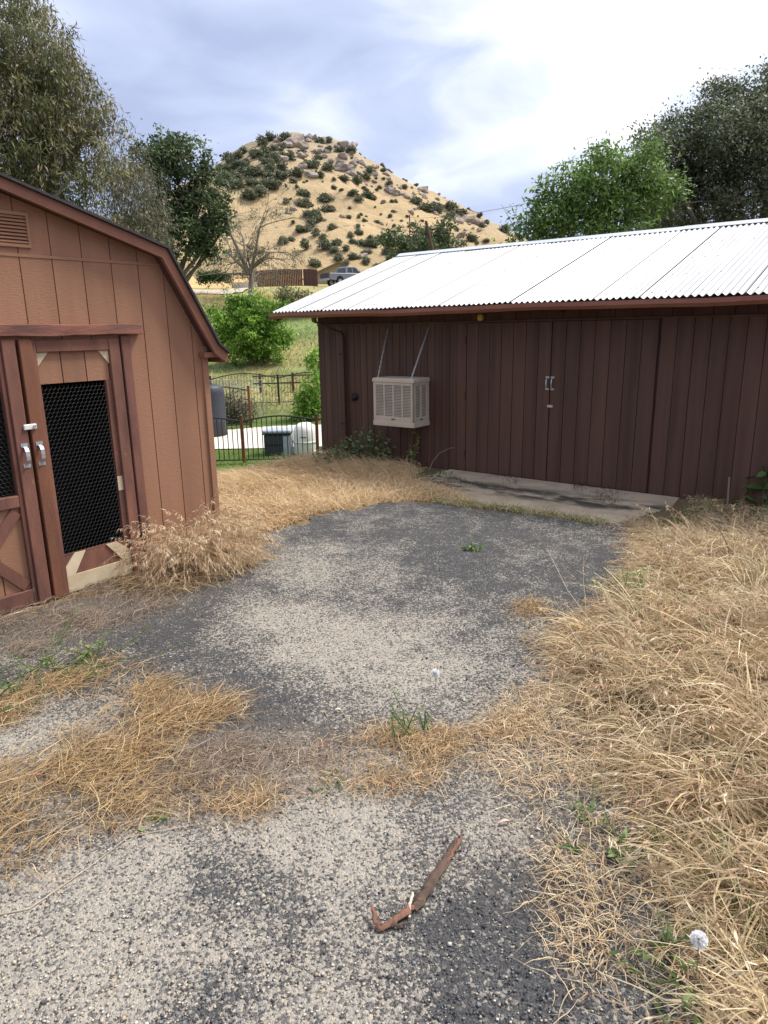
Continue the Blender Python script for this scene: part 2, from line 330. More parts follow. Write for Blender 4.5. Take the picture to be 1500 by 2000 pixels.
def axis(lo, hi, st, far0, far1, g=1.13):
    a = list(np.arange(lo, hi+1e-6, st)); d = st; 
    while a[-1] < far1: d *= g; a.append(a[-1]+d)
    b = []; d = st; p = lo
    while p > far0: d *= g; p -= d; b.append(p)
    return np.array(b[::-1]+a)
gx = axis(-3.6, 4.6, .045, -1500, 1500); gy = axis(.6, 11.2, .045, -60, 1500, 1.07)
XX, YY = np.meshgrid(gx, gy); ZZ = terr(XX, YY)
uu = XX*UX[0]+YY*UX[1]; vv = XX*VX[0]+YY*VX[1]
def grid_quads(ny, nx):
    i = np.arange(ny*nx).reshape(ny, nx); return np.stack([i[:-1, :-1], i[:-1, 1:], i[1:, 1:], i[1:, :-1]], -1).reshape(-1, 4)
soil = np.array([.13,.092,.062]); thatch = np.array([.21,.148,.085]); lawn = np.array([.085,.13,.03]); hillg = np.array([.175,.225,.08]); hilld = np.array([.44,.32,.155])
fld = sm(.35, .6, fbm(XX*1.7, YY*1.7, 21))[..., None]
cg = soil*(1-.55*fld)+thatch*.55*fld
cg = np.where((inpoly(XX, YY, [(-2.6,4.4),(-1.3,5.0),(-.6,7.1),(.6,7.5),(.3,10.6),(-3.,10.8)]))[..., None], thatch*.85, cg)
poolm = ((1-sm(-10.2, -8.6, uu))*(1-sm(26, 32, YY)))[..., None]; cg = cg*(1-poolm)+lawn*poolm
dry = np.clip(sm(.50, .72, fbm(XX*.16+4, YY*.16, 31))*.45+sm(50, 62, YY)*.4, 0, 1)[..., None]
hc = hillg*(1-dry)+hilld*dry; hm = (sm(25, 31, YY)*np.maximum(1-sm(-10, -8, uu), sm(14, 20, vv)))[..., None]; cg = cg*(1-hm)+hc*hm
farm = sm(80, 130, YY)[..., None]; cg = cg*(1-farm)+np.array([.50,.34,.16])*farm
gv = np.stack([XX, YY, ZZ], -1)
g = link('ground', np_mesh('ground', gv, grid_quads(len(gy), len(gx)), cg.reshape(-1, 3), True), MT['ground']); tag(g, kind='structure')
# asphalt pad: its own sheet just above the soil, ragged edge
mx_, my_ = np.meshgrid(np.arange(-4.0, 2.8, .02), np.arange(.35, 7.6, .02))
jx = mx_+(fbm(mx_*2.2, my_*2.2, 41)-.5)*.55+(fbm(mx_*9, my_*9, 42)-.5)*.22; jy = my_+(fbm(mx_*2.2+7, my_*2.2, 43)-.5)*.5+(fbm(mx_*9, my_*9, 44)-.5)*.2
inside = inpoly(jx, jy, PAD)
blobs = [(560,1215,.30,.75),(620,1105,.42,.55),(725,1235,.42,.62),(815,1330,.40,.55),(480,1195,.3,.45),(60,1440,.35,.8),(560,1590,.36,.9),(160,1780,.36,.75),(480,1870,.28,.5),
         (60,1950,.3,.6),(720,1600,.22,.6),(880,1640,.2,.35),(700,1760,.22,.55),(300,1960,.25,.45),(640,1960,.2,.6),(330,1700,.2,.6),(980,1600,.25,.3),(520,1060,.3,.35),(640,1300,.3,.45),(380,1720,.17,-.55),(520,1750,.15,-.5),(600,1800,.12,-.4),(420,1960,.13,-.5),(620,1880,.10,-.35),(300,1240,.35,-.3),(900,1050,.6,-.25),(520,1400,.35,-.3),(1000,1800,.25,-.3)]
wear = np.full(mx_.shape, .205)
for bx, by, br, bs in blobs:
    c = G(bx, by); d = np.hypot((mx_-c[0])*1.0, (my_-c[1])*.8); d = d*(.75+.5*fbm(mx_*3, my_*3, 51)); wear += bs*np.exp(-(d/br)**2)
wear += (fbm(mx_*1.6, my_*1.6, 55)-.5)*.6+(fbm(mx_*4.5, my_*4.5, 56)-.5)*.75+(fbm(mx_*13, my_*13, 57)-.5)*.35; wear = np.clip(.12+(wear-.12)*.74, .09, .78)
dk = np.zeros(mx_.shape)                                               # soil and leaf litter washed over the pad
for bx, by, br, bs in [(470,1500,.28,.75),(620,1480,.22,.8),(800,1470,.2,.6),(250,1480,.4,.7),(60,1230,.45,.85),(200,1190,.35,.8),(350,1150,.35,.6),(0,1160,.4,.9),(1040,1600,.25,.5),(1080,1420,.25,.6)]:
    c = G(bx, by); dk += bs*np.exp(-((np.hypot(mx_-c[0], (my_-c[1])*.9)*(.7+.6*fbm(mx_*4, my_*4, 61)))/br)**2)
dk = np.clip(dk*(.6+.8*fbm(mx_*7, my_*7, 63)), 0, .92)
pv = np.stack([mx_, my_, terr(mx_, my_)+.012+(fbm(mx_*9, my_*9, 65)-.5)*.006], -1).reshape(-1, 3)
q = grid_quads(*mx_.shape); keep = inside.reshape(-1)[q].all(1); q = q[keep]; used = np.unique(q); rem = np.zeros(len(pv), int); rem[used] = np.arange(len(used))
pc = np.stack([wear, dk, wear*0], -1).reshape(-1, 3)
pad = link('asphalt_pad', np_mesh('asphalt_pad', pv[used], rem[q], pc[used], True), MT['asphalt']); tag(pad, kind='structure')

# ------------------------------------------------------------------ far hill
CRX = [(-900,530),(-400,520),(0,500),(200,468),(330,395),(425,322),(470,291),(520,267),(545,262),(572,259),(600,268),(640,272),(690,284),(705,301),(760,335),(800,359),(860,385),(905,405),(945,428),(985,455),(1030,480),(1100,505),(1300,520),(1700,530),(2300,535)]
cxz = np.array([P(a, b, 700.) for a, b in CRX])
def hillz(x, y):
    c = np.interp(x, cxz[:, 0], cxz[:, 2]); t = np.clip((y-320)/380, 0, 1)
    base = np.interp(y, FY, FZ)-2
    n = (fbm(x*.012, y*.012, 71, 5)-.5)*34*np.sin(np.pi*np.clip(t, 0, 1))**.7+(fbm(x*.06, y*.06, 73, 4)-.5)*9*(t > .02)
    front = base+(c-np.interp(700, FY, FZ)+2)*t**1.12+n
    back = np.clip((y-700)/420, 0, 1); return front*(1-back*back*(3-2*back))
hx = np.linspace(-720, 620, 300); hy = np.linspace(318, 1130, 190); HX, HY = np.meshgrid(hx, hy); HZ = hillz(HX, HY)
rel = (HZ-40)/150
rk = np.clip(sm(.25, .9, rel)*.7+sm(30, 120, HX)*sm(.05, .4, rel)*.8, 0, 1); gr_ = np.clip(sm(-40, -160, HX) if False else (1-sm(-170, -60, HX))*1.0, 0, 1)
hl = link('hill', np_mesh('hill', np.stack([HX, HY, HZ], -1), grid_quads(*HX.shape), np.stack([rk, gr_, rk*0], -1).reshape(-1, 3), True), MT['hill']); tag(hl, kind='structure')
def hill_hit(px, py):
    d = ray(px, py); ys = np.arange(325, 702, 1.5); pts = np.array([0, 0, CAM_H])[None]+d[None]*(ys/d[1])[:, None]
    hz = hillz(pts[:, 0], pts[:, 1]); k = np.where(pts[:, 2] <= hz)[0]
    if len(k) == 0: return np.array([pts[-1][0], 699, hillz(pts[-1][0], 699.)])
    p = pts[k[0]]; return np.array([p[0], p[1], float(hz[k[0]])])

# ------------------------------------------------------------------ pool yard sheets and road
def sheet(name, poly, mat, dz, n=40):
    xs = [p[0] for p in poly]; ys = [p[1] for p in poly]
    a, b = np.meshgrid(np.linspace(min(xs), max(xs), n), np.linspace(min(ys), max(ys), n)); k = inpoly(a, b, poly)
    q = grid_quads(n, n); q = q[k.reshape(-1)[q].all(1)]; u_ = np.unique(q); r = np.zeros(n*n, int); r[u_] = np.arange(len(u_))
    v_ = np.stack([a, b, terr(a, b)+dz], -1).reshape(-1, 3)[u_]
    o = link(name, np_mesh(name, v_, r[q], None, True), MT[mat]); return tag(o, kind='structure')
sheet('pool_deck', [(-7.5,19.4),(-3.2,19.6),(3.5,20.2),(3.5,24.5),(-3.4,24.3),(-7.5,22.5)], 'concrete', .03)
sheet('road', [(-40,61.5),(-16,62),(-12.2,62.5),(-11.2,66),(-12,69.5),(-18,70.5),(-40,71)], 'road', .12)

# ================================================================== barn shed (local x = outwards from its front, y = along the front)
def clip_poly(poly, f):                  # Sutherland-Hodgman against f(p) >= 0
    out_ = []
    for i in range(len(poly)):
        a, b = poly[i], poly[(i+1) % len(poly)]; fa, fb = f(a), f(b)
        if fa >= 0: out_.append(a)
        if (fa >= 0) != (fb >= 0):
            t = fa/(fa-fb); out_.append((a[0]+(b[0]-a[0])*t, a[1]+(b[1]-a[1])*t))
    return out_
def under(poly, line):                   # keep what lies under a straight line through two points
    (x0, z0), (x1, z1) = line; return clip_poly(poly, lambda p: z0+(z1-z0)*(p[0]-x0)/(x1-x0)-p[1])
o2 = world_uv(-4.82, 2.26)
shed = empty('barn_shed', (o2[0], o2[1], 0), -YAW)
tag(shed, 'reddish brown gambrel barn shed with double doors and a chicken wire opening', 'shed')
HW, DEP = 1.55, 2.68
PEAK, KINK, EAVE, TIP = (0, 2.80), (1.175, 2.465), (1.60, 1.75), (1.70, 1.675)
def roofline(poly, drop):
    for s in (1, -1):
        poly = under(poly, ((0, PEAK[1]-drop), (s*KINK[0], KINK[1]-drop)))
        poly = under(poly, ((s*KINK[0], KINK[1]-drop), (s*EAVE[0], EAVE[1]-drop)))
    return poly
GS = .2195; g0 = 2.372-2.26
edges = sorted([g0+GS*k for k in range(-12, 9) if -HW < g0+GS*k < HW-.03]+[-HW, HW])
ZF = 2.355
hw_open = .76                            # door opening half width
for i in range(len(edges)-1):
    a, b = edges[i]+.004, edges[i+1]-.004
    for z0, z1 in ((.0, ZF-.008), (ZF+.012, 3.)):
        if z0 == 0 and b > -hw_open and a < hw_open:
            z0 = 1.80
            segs = [(max(a, -9), min(b, 9))]
            if a < -hw_open: segs = [(a, b)]; z0 = .0; 
            if b > hw_open: segs = [(a, b)]; z0 = .0
            if z0 == 0.: segs = [(a, -hw_open)] if a < -hw_open else [(hw_open, b)]
            for (c0, c1) in segs:
                pl = roofline([(c0, z0), (c1, z0), (c1, z1), (c0, z1)], .06)
                if len(pl) > 2: MB().prism(pl, -.012, .004, 'x').build('siding_board', MT['shed'], shed)
            if z0 == 0.:
                c0, c1 = ((-hw_open, b) if a < -hw_open else (a, hw_open)); MB().prism([(c0,1.8),(c1,1.8),(c1,z1),(c0,z1)], -.012, .004, 'x').build('siding_board', MT['shed'], shed)
            continue
        pl = roofline([(a, z0), (b, z0), (b, z1), (a, z1)], .06)
        if len(pl) > 2: MB().prism(pl, -.012, .004, 'x').build('siding_board', MT['shed'], shed)
# sheathing behind the grooves, with the door opening left free
b_ = MB()
for c0, c1, z0 in ((-HW, -hw_open, 0), (-hw_open, hw_open, 1.8), (hw_open, HW, 0)):
    b_.prism(roofline([(c0, z0), (c1, z0), (c1, 3), (c0, 3)], .062), -.03, -.005, 'x')
b_.build('sheathing', MT['shed'], shed)
MB().box(-.004, .009, -HW+.1, HW-.1, ZF-.010, ZF+.012).build('flashing_strip', MT['shed'], shed, .003) if False else \
    MB().prism(roofline([(-HW, ZF-.008), (HW, ZF-.008), (HW, ZF+.012), (-HW, ZF+.012)], .06), -.004, .010, 'x').build('flashing_strip', MT['shed'], shed)
for s in (-1, 1):
    MB().box(-.02, .022, min(s*(HW-.045), s*(HW+.012)), max(s*(HW-.045), s*(HW+.012)), 0, 1.74).build('corner_board', MT['shed'], shed, .003)
    w_ = MB().box(-DEP, -.02, min(s*HW, s*(HW-.03)), max(s*HW, s*(HW-.03)), 0, 1.77).build('side_wall', MT['shed'], shed)
    for k in range(12):
        x0 = -DEP+.02+k*.22
        MB().box(x0, x0+.208, min(s*HW, s*(HW+.010)), max(s*HW, s*(HW+.010)), .02, 1.74).build('siding_board', MT['shed'], shed)
MB().prism(roofline([(-HW, 0), (HW, 0), (HW, 3), (-HW, 3)], .062), -DEP-.02, -DEP+.01, 'x').build('back_wall', MT['shed'], shed)
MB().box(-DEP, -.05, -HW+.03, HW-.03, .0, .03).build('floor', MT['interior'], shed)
MB().box(-.75, -.73, -HW+.04, HW-.04, .035, 1.9).build('inner_shade_panel', MT['interior'], shed)  # near-black inner walls make the wire opening read as unlit
MB().box(-1.2, -.031, -hw_open-.35, -hw_open-.3, .035, 1.9).build('inner_shade_panel', MT['interior'], shed)
MB().box(-.73, -.032, hw_open+.05, hw_open+.1, .035, 1.9).build('inner_shade_panel', MT['interior'], shed)
MB().box(-.73, -.032, -hw_open-.3, hw_open+.05, 1.905, 1.93).build('inner_shade_panel', MT['interior'], shed)
# roof: sheathing, shingles, front trim
def gline(off): return [(-TIP[0]-off*.3, TIP[1]+off), (-EAVE[0]-off*.5, EAVE[1]+off), (-KINK[0]-off*.6, KINK[1]+off*.95), (0, PEAK[1]+off), (KINK[0]+off*.6, KINK[1]+off*.95), (EAVE[0]+off*.5, EAVE[1]+off), (TIP[0]+off*.3, TIP[1]+off)]
def slabprof(o0, o1): return gline(o1)+gline(o0)[::-1]
def strip_build(name, o0, o1, x0, x1, mat, parent):
    A, B = gline(o0), gline(o1); m_ = MB()
    for i in range(len(A)-1): m_.prism([A[i], A[i+1], B[i+1], B[i]], x0, x1, 'x')
    return m_.build(name, mat, parent)
rf = strip_build('roof', -.055, .0, -DEP-.1, .085, MT['soffit'], shed)
sh = strip_build('shingles', .001, .018, -DEP-.13, .145, MT['shingle'], rf)
for s in (-1, 1):
    A, B = gline(-.068), gline(-.002)
    idx = (3, 4, 5) if s > 0 else (0, 1, 2)
    for i in idx: MB().prism([A[i], A[i+1], B[i+1], B[i]], .087, .118, 'x').build('rake_board', MT['rake'], shed)
    y0, y1 = sorted((s*(HW-.07), s*(EAVE[0]+.02))); MB().box(.012, .084, y0, y1, 1.65, 1.692).build('eave_return', MT['rake'], shed, .003)
    y0, y1 = sorted((s*(TIP[0]-.03), s*(TIP[0]-.006))); MB().box(-DEP-.1, .083, y0, y1, 1.605, 1.65).build('fascia', MT['rake'], shed)
# gable vent
vn = MB().box(.006, .022, -.20, .20, 2.405, 2.425).box(.006, .022, -.20, .20, 2.60, 2.62).box(.006, .022, -.20, -.182, 2.425, 2.60).box(.006, .022, .182, .20, 2.425, 2.60).build('gable_vent', MT['shed'], shed)
for k in range(8):
    z = 2.430+k*.0215; MB().prism([(.007, z+.014), (.019, z), (.022, z+.003), (.010, z+.017)], -.181, .181, 'y').build('slat', MT['shed'], vn)
MB().box(.0045, .0065, -.18, .18, 2.426, 2.6).build('backing', MT['workback'], vn)
# header beam, jambs
def rough_beam(y0, y1, z0, z1, x0, x1, n=14, amp=.006, seed=1):
    rr = random.Random(seed); m_ = MB(); vs = []
    for i in range(n+1):
        y = y0+(y1-y0)*i/n
        for (x, z) in ((x0, z0), (x1, z0), (x1, z1), (x0, z1)):
            vs.append((x+(rr.uniform(-amp, amp) if x == x1 else 0), y, z+rr.uniform(-amp, amp)))
    fs = [(0, 1, 2, 3), tuple(range(4*n, 4*n+4))[::-1]]+[(4*i+k, 4*i+4+k, 4*i+4+(k+1) % 4, 4*i+(k+1) % 4) for i in range(n) for k in range(4)]
    return m_.add(vs, fs)
rough_beam(-.95, .94, 1.845, 1.918, .005, .062).build('header_beam', MT['beam'], shed, .004)
for s in (-1, 1):
    y0, y1 = sorted((s*.768, s*.842)); MB().box(.005, .034, y0, y1, 0.0, 1.838).build('door_jamb', MT['trim'], shed, .004)
# doors: right leaf with the wire opening, left leaf with the crossed braces
def leaf(s, name):
    d = MB()
    Y = lambda a, b: tuple(sorted((s*a, s*b)))
    a, b = Y(.012, .10); dl = MB().box(-.02, .045, a, b, .01, 1.825).build(name, MT['stile'] if s > 0 else MT['trim'], shed, .004)   # meeting stile carries the leaf
    st = MT['trim']
    a, b = Y(.102, .128); MB().box(-.02, .03, a, b, .005, 1.82).build('inner_stile', st, dl, .003)
    a, b = Y(.666, .752); MB().box(-.02, .032, a, b, .01, 1.82).build('outer_stile', st, dl, .004)
    a, b = Y(.129, .665); MB().box(-.02, .03, a, b, 1.738, 1.82).build('top_rail', st, dl, .004)
    for k in range(3):
        p, q_ = .129+k*.179, .129+(k+1)*.179-.008; a, b = Y(p, min(q_, .665))
        MB().box(-.018, .002, a, b, 1.525, 1.737).build('panel_board', MT['shed'], dl)
    a, b = Y(.129, .664); MB().box(-.022, -.019, a, b, 1.53, 1.73).build('panel_backing', MT['shed'], dl)
    # cream corner gussets
    for (p, q_) in ((.130, .215), (.664, .585)):
        pl = [(s*p, 1.737), (s*q_, 1.737), (s*p, 1.640)]
        MB().prism(pl, .0025, .012, 'x').build('corner_gusset', MT['cream'], dl)
    # wire opening
    a, b = Y(.622, .665); MB().box(-.02, .012, a, b, .30, 1.524).build('mesh_batten', MT['trim'], dl, .002)
    if s > 0: MB().box(.0125, .0145, .622, .664, .69, .80).build('cream_paint_patch', MT['cream'], dl)
    return dl
def hexwire(y0, y1, z0, z1, cell, rad):
    hgt = cell/math.sqrt(3); vs = []; fs = []; nseg = 0
    def seg(a, b):
        d = np.array([0, b[0]-a[0], b[1]-a[1]]); l = np.linalg.norm(d)
        if l < 1e-6: return
        d /= l; p = np.array([0, -d[2], d[1]]); q_ = np.array([1., 0, 0]); n0 = len(vs)
        for e_ in (a, b):
            for k in range(3):
                t = 2*math.pi*k/3; vs.append(np.array([0, e_[0], e_[1]])+(p*math.cos(t)+q_*math.sin(t))*rad)
        for k in range(3): fs.append((n0+k, n0+(k+1) % 3, n0+3+(k+1) % 3, n0+3+k))
    z = z0; row = 0; sy = cell; side = hgt
    while z < z1-side*1.5:
        off = (row % 2)*sy/2; y = y0+off
        while y < y1-.001:
            yl, yr = max(y-sy/2, y0), min(y+sy/2, y1)
            seg((y, z), (yl, z+side*.5)); seg((y, z), (yr, z+side*.5)); 
            if y+sy/2 <= y1: seg((y+sy/2, z+side*.5), (y+sy/2, z+side*1.5))
            if row % 2 == 0 and False: pass
            y += sy
        z += side*1.5; row += 1
    return vs, fs
dr = leaf(1, 'door'); dlf = leaf(-1, 'door')
v_, f_ = hexwire(.13, .621, .30, 1.524, .031, .0012)
hm_ = link('wire_mesh', mesh('wire_mesh', [(p[0]+.006, p[1], p[2]) for p in v_], f_), MT['wire'], dr); tag(hm_, kind='stuff')
hm2 = link('wire_mesh', mesh('wire_mesh', [(p[0]+.006, -p[1], p[2]) for p in v_ if True], [q_ for q_ in f_ if min(v_[i][2] for i in q_) > .80]), MT['wire'], dlf); tag(hm2, kind='stuff')
# bottom of the right leaf: cream rail, cream gussets, brown board between
MB().box(-.02, .002, .129, .665, .135, .298).build('kick_board', MT['trim'], dr)
cr_ = [(.129, .012), (.22, .008), (.31, .022), (.40, .010), (.50, .024), (.58, .012), (.665, .018), (.665, .135), (.129, .135)]
MB().prism(cr_, -.02, .012, 'x').build('bottom_rail', MT['cream'], dr)
MB().prism([(.129, .136), (.20, .136), (.30, .296), (.215, .296), (.129, .20)], .0025, .011, 'x').build('lower_gusset', MT['cream'], dr)
MB().prism([(.665, .136), (.60, .136), (.47, .296), (.56, .296), (.665, .205)], .0025, .011, 'x').build('lower_gusset', MT['cream'], dr)
# left leaf lower half
MB().box(-.02, .03, -.665, -.129, .72, .80).build('middle_rail', MT['trim'], dlf, .004)
MB().box(-.02, .03, -.665, -.129, .012, .125).build('bottom_rail', MT['trim'], dlf, .004)
for k in range(3): MB().box(-.018, .002, -.129-(k+1)*.179+.008, -.129-k*.179, .126, .719).build('panel_board', MT['shed'], dlf)
MB().box(-.022, -.019, -.664, -.13, .127, .718).build('panel_backing', MT['shed'], dlf)
for z0, z1 in ((.135, .43), (.43, .71)):
    pass
def brace(p0, p1, wd, x0, x1, nm):
    d = np.array([p1[0]-p0[0], p1[1]-p0[1]]); d = d/np.linalg.norm(d); nrm = np.array([-d[1], d[0]])*wd/2
    pl = [(p0[0]+nrm[0], p0[1]+nrm[1]), (p1[0]+nrm[0], p1[1]+nrm[1]), (p1[0]-nrm[0], p1[1]-nrm[1]), (p0[0]-nrm[0], p0[1]-nrm[1])]
    MB().prism(pl, x0, x1, 'x').build(nm, MT['trim'], dlf)
brace((-.155, .155), (-.64, .69), .075, .003, .018, 'brace'); brace((-.155, .69), (-.385, .435), .075, .0032, .020, 'brace'); brace((-.41, .405), (-.64, .155), .075, .0032, .020, 'brace')
# hasp and pulls
hs = MB().box(.046, .060, -.040, .048, 1.235, 1.272).build('hasp', MT['whitemetal'], shed, .005)
MB().tube([(.060, .030, 1.254), (.068, .030, 1.254)], .011, 10).build('staple', MT['galv'], hs)
for y, par in ((-.050, dlf), (.052, dr)):
    m_ = MB()
    pts = [(.046, y, 1.005), (.066, y, 1.012), (.078, y, 1.035), (.080, y, 1.065), (.078, y, 1.095), (.066, y, 1.118), (.046, y, 1.125)]
    for i in range(len(pts)-1):
        a, b = pts[i], pts[i+1]; m_.add([(a[0], y-.013, a[2]), (a[0], y+.013, a[2]), (b[0], y+.013, b[2]), (b[0], y-.013, b[2]), (a[0]+.004, y-.013, a[2]), (a[0]+.004, y+.013, a[2]), (b[0]+.004, y+.013, b[2]), (b[0]+.004, y-.013, b[2])], [(0,1,2,3),(4,7,6,5),(0,4,5,1),(1,5,6,2),(2,6,7,3),(3,7,4,0)])
    m_.box(.0455, .049, y-.024, y+.024, .982, 1.006).box(.0455, .049, y-.024, y+.024, 1.124, 1.148)
    m_.build('pull_handle', MT['galv'], par)

# ================================================================== workshop (local x = along the front to the right, y = into the building)
o3 = world_uv(-4.72, 7.871)
ws = empty('workshop', (o3[0], o3[1], 0), -YAW)
tag(ws, 'long dark brown board sided workshop with a bright corrugated metal roof', 'building')
U = lambda u: u+4.72
UL, UR, BD = U(-7.30), U(2.0), 5.4
EZ = 2.10
MB().box(UL, UR, .012, .05, -.35, 2.16).build('front_wall', MT['workback'], ws)
MB().box(UL, UR, BD-.03, BD, 0, 2.16).build('back_wall', MT['work'], ws)
RV, RZ, EV = BD/2, 3.10, -.45            # ridge depth, ridge height, eave depth
RISE = (RZ-2.115)/(RV-EV)
for x0, x1 in ((UL, UL+.04), (UR-.04, UR)):
    MB().prism([(.051, 0), (BD-.031, 0), (BD-.031, 2.2), (RV, RZ-.06), (.051, 2.2)], x0, x1, 'x').build('end_wall', MT['work'], ws)
def boards(x0, x1, z0, z1, step, par, mat, y0=0., phase=0., name='siding_board', gap=.007, th=.011, jig=0):
    n_ = max(1, round((x1-x0)/step)); st = (x1-x0)/n_
    for k in range(n_):
        a, b = x0+k*st+gap/2, x0+(k+1)*st-gap/2; j = random.uniform(-.0015, .0015)
        MB().box(a, b, y0+j, y0+th, z0+random.uniform(0, jig), z1).build(name, mat, par)
boards(UL+.002, U(-4.875), -.06, 1.918, .118, ws, MT['work'], jig=.01)
boards(U(-2.345), UR, .0, 1.918, .168, ws, MT['work'], jig=.01)
boards(UL+.002, UR, 1.935, 2.155, .20, ws, MT['soffit'], y0=.0005)  # top band of wall in darker brown: eave shadow put into the colour
MB().box(UL, UR, -.018, .011, 1.916, 1.938).build('head_trim', MT['work'], ws, .003)
MB().box(U(-4.87), U(-4.735), -.012, .011, .02, 1.914).build('casing_board', MT['work'], ws, .003)
for a, b in ((-4.728, -3.580), (-3.572, -2.365)):
    df = MB().box(U(a), U(b), .004, .0118, .015, 1.908).build('door', MT['workback'], ws)
    boards(U(a), U(b), .016, 1.907, .164, df, MT['work'], y0=-.012, name='board', th=.0155, jig=.004)
    x_ = U(-3.610) if a < -4 else U(-3.545)
    m_ = MB().tube([(x_, -.012, 1.14), (x_, -.045, 1.155), (x_, -.052, 1.20), (x_, -.045, 1.245), (x_, -.012, 1.26)], .008, 8)
    m_.box(x_-.022, x_+.022, -.018, -.0125, 1.12, 1.143).box(x_-.022, x_+.022, -.018, -.0125, 1.257, 1.28); m_.build('pull_handle', MT['galv'], df)
    hx_ = U(-4.74) if a < -4 else U(-2.36)
    for z in ((.25, 1.0, 1.7)): MB().tube([(hx_, -.014, z-.05), (hx_, -.014, z+.05)], .008, 8).build('hinge', MT['workback'], df)
MB().box(U(-3.60), U(-3.53), -.016, -.0125, .915, .945).build('lock_plate', MT['stick'], ws)
# roof: sheathing, rafters, sheets, ridge cap
def rz(y): return 2.115+RISE*(y-EV) if y <= RV else 2.115+RISE*(2*RV-EV-y)
XL, XR = U(-7.74), UR+.4
BV = 2*RV-EV
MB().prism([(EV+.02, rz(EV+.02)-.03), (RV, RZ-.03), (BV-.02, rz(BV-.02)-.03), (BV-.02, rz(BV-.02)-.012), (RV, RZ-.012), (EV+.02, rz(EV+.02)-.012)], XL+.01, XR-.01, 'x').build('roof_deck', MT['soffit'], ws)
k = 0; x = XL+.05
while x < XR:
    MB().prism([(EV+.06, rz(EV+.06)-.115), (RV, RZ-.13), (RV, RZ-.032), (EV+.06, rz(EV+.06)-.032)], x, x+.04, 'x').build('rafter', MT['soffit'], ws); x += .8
MB().prism([(EV+.03, rz(EV)-.13), (RV, RZ-.14), (BV-.03, rz(BV)-.13), (BV-.03, rz(BV)-.033), (RV, RZ-.033), (EV+.03, rz(EV)-.033)], XL, XL+.025, 'x').build('barge_board', MT['gutter'], ws)
# corrugated sheets: laid edge over edge, 0.068 m waves
PITCHW, SWI = .0685, .48
def sheet_mesh(nw, length, slope, lift):
    n_ = nw*6; vs = []; ny = 6
    for j in range(ny+1):
        t = j/ny
        for i in range(n_+1):
            xx = i/6*PITCHW; zz = .0115*math.cos(2*math.pi*i/6)+lift*(i/n_)
            vs.append((xx, t*length, zz+t*length*slope))
    fs = [(j*(n_+1)+i, j*(n_+1)+i+1, (j+1)*(n_+1)+i+1, (j+1)*(n_+1)+i) for j in range(ny) for i in range(n_)]
    return mesh('roof_sheet', vs, fs, True)
ROW = RV-EV+.05
shm = [sheet_mesh(7, ROW, RISE, l) for l in (.004, .009, .002)]
x = XL; k = 0
rr = random.Random(5)
while x < XR-.05:
    o = link('roof_sheet', shm[k % 3], MT['roof'], ws); o.location = (x+rr.uniform(-.002, .002), EV-.03+rr.uniform(-.012, .012), rz(EV-.03)+.008+rr.uniform(0, .004)); o.rotation_euler = (0, 0, rr.uniform(-.004, .004))
    ob = link('roof_sheet', shm[(k+1) % 3], MT['roof'], ws); ob.location = (x+7*PITCHW, BV+.03, rz(BV+.03)+.008); ob.rotation_euler = (0, 0, math.pi)
    sc_ = MB()
    for yy in (.10, .75, 1.45, 2.15, 2.85):
        for i in (1, 3, 5):
            px_ = x+i*PITCHW; py_ = EV+yy+rr.uniform(-.015, .015); pz = rz(py_)+.0165
            sc_.tube([(px_, py_, pz), (px_, py_, pz+.007)], .009, 6)
    tag(sc_.build('roof_screws', MT['screw'], ws), kind='stuff')
    x += 7*PITCHW+.0035; k += 1
x = XL-.01
while x < XR:
    l_ = min(2.4, XR-x+.01); dz = .004*(k % 2)
    mm = MB(); mm.prism([(RV-.13, rz(RV-.13)+.022), (RV-.02, RZ+.035), (RV+.02, RZ+.035), (RV+.13, rz(RV-.13)+.022), (RV+.13, rz(RV-.13)+.025), (RV+.02, RZ+.039), (RV-.02, RZ+.039), (RV-.13, rz(RV-.13)+.025)], x, x+l_+.03, 'x')
    r_ = mm.build('ridge_cap', MT['ridge'], ws); r_.location.z = max(dz, -.003); r_.rotation_euler = (0, -.006 if (k % 2) else .003, 0) if False else (0, 0, 0); x += l_; k += 1
# gutter (open K profile) and downspout
gm = MB(); prof = [(EV+.012, 2.098), (EV+.012, 2.022), (EV-.055, 2.022), (EV-.085, 2.055), (EV-.085, 2.098), (EV-.080, 2.098), (EV-.080, 2.057), (EV-.053, 2.027), (EV+.007, 2.027), (EV+.007, 2.098)]
ns = 24; vs = []; fs = []
for i in range(ns+1):
    x = XL-.02+(XR-XL+.04)*i/ns; sag = .007*math.sin(i*.8)+.004*math.sin(i*2.1)
    for p in prof: vs.append((x, p[0], p[1]+sag))
n_ = len(prof)
for i in range(ns):
    for k in range(n_): fs.append((i*n_+k, i*n_+(k+1) % n_, (i+1)*n_+(k+1) % n_, (i+1)*n_+k))
fs += [tuple(range(n_)), tuple(range(ns*n_, ns*n_+n_))[::-1]]
gm.add(vs, fs); gt = gm.build('gutter', MT['gutter'], ws)
for i in range(9): x = U(-6.9)+i*1.1; MB().box(x, x+.025, EV-.083, EV+.01, 2.100, 2.104).build('strap', MT['workback'], gt)
dsx = U(-6.78)
def rect_tube(m_, pts, wx, wy):
    vs = []; fs = []
    for p in pts: vs += [(p[0]-wx, p[1]-wy, p[2]), (p[0]+wx, p[1]-wy, p[2]), (p[0]+wx, p[1]+wy, p[2]), (p[0]-wx, p[1]+wy, p[2])]
    for i in range(len(pts)-1): fs += [(4*i+k, 4*i+(k+1) % 4, 4*i+4+(k+1) % 4, 4*i+4+k) for k in range(4)]
    fs += [(0, 1, 2, 3), tuple(range(4*len(pts)-4, 4*len(pts)))[::-1]]; return m_.add(vs, fs)
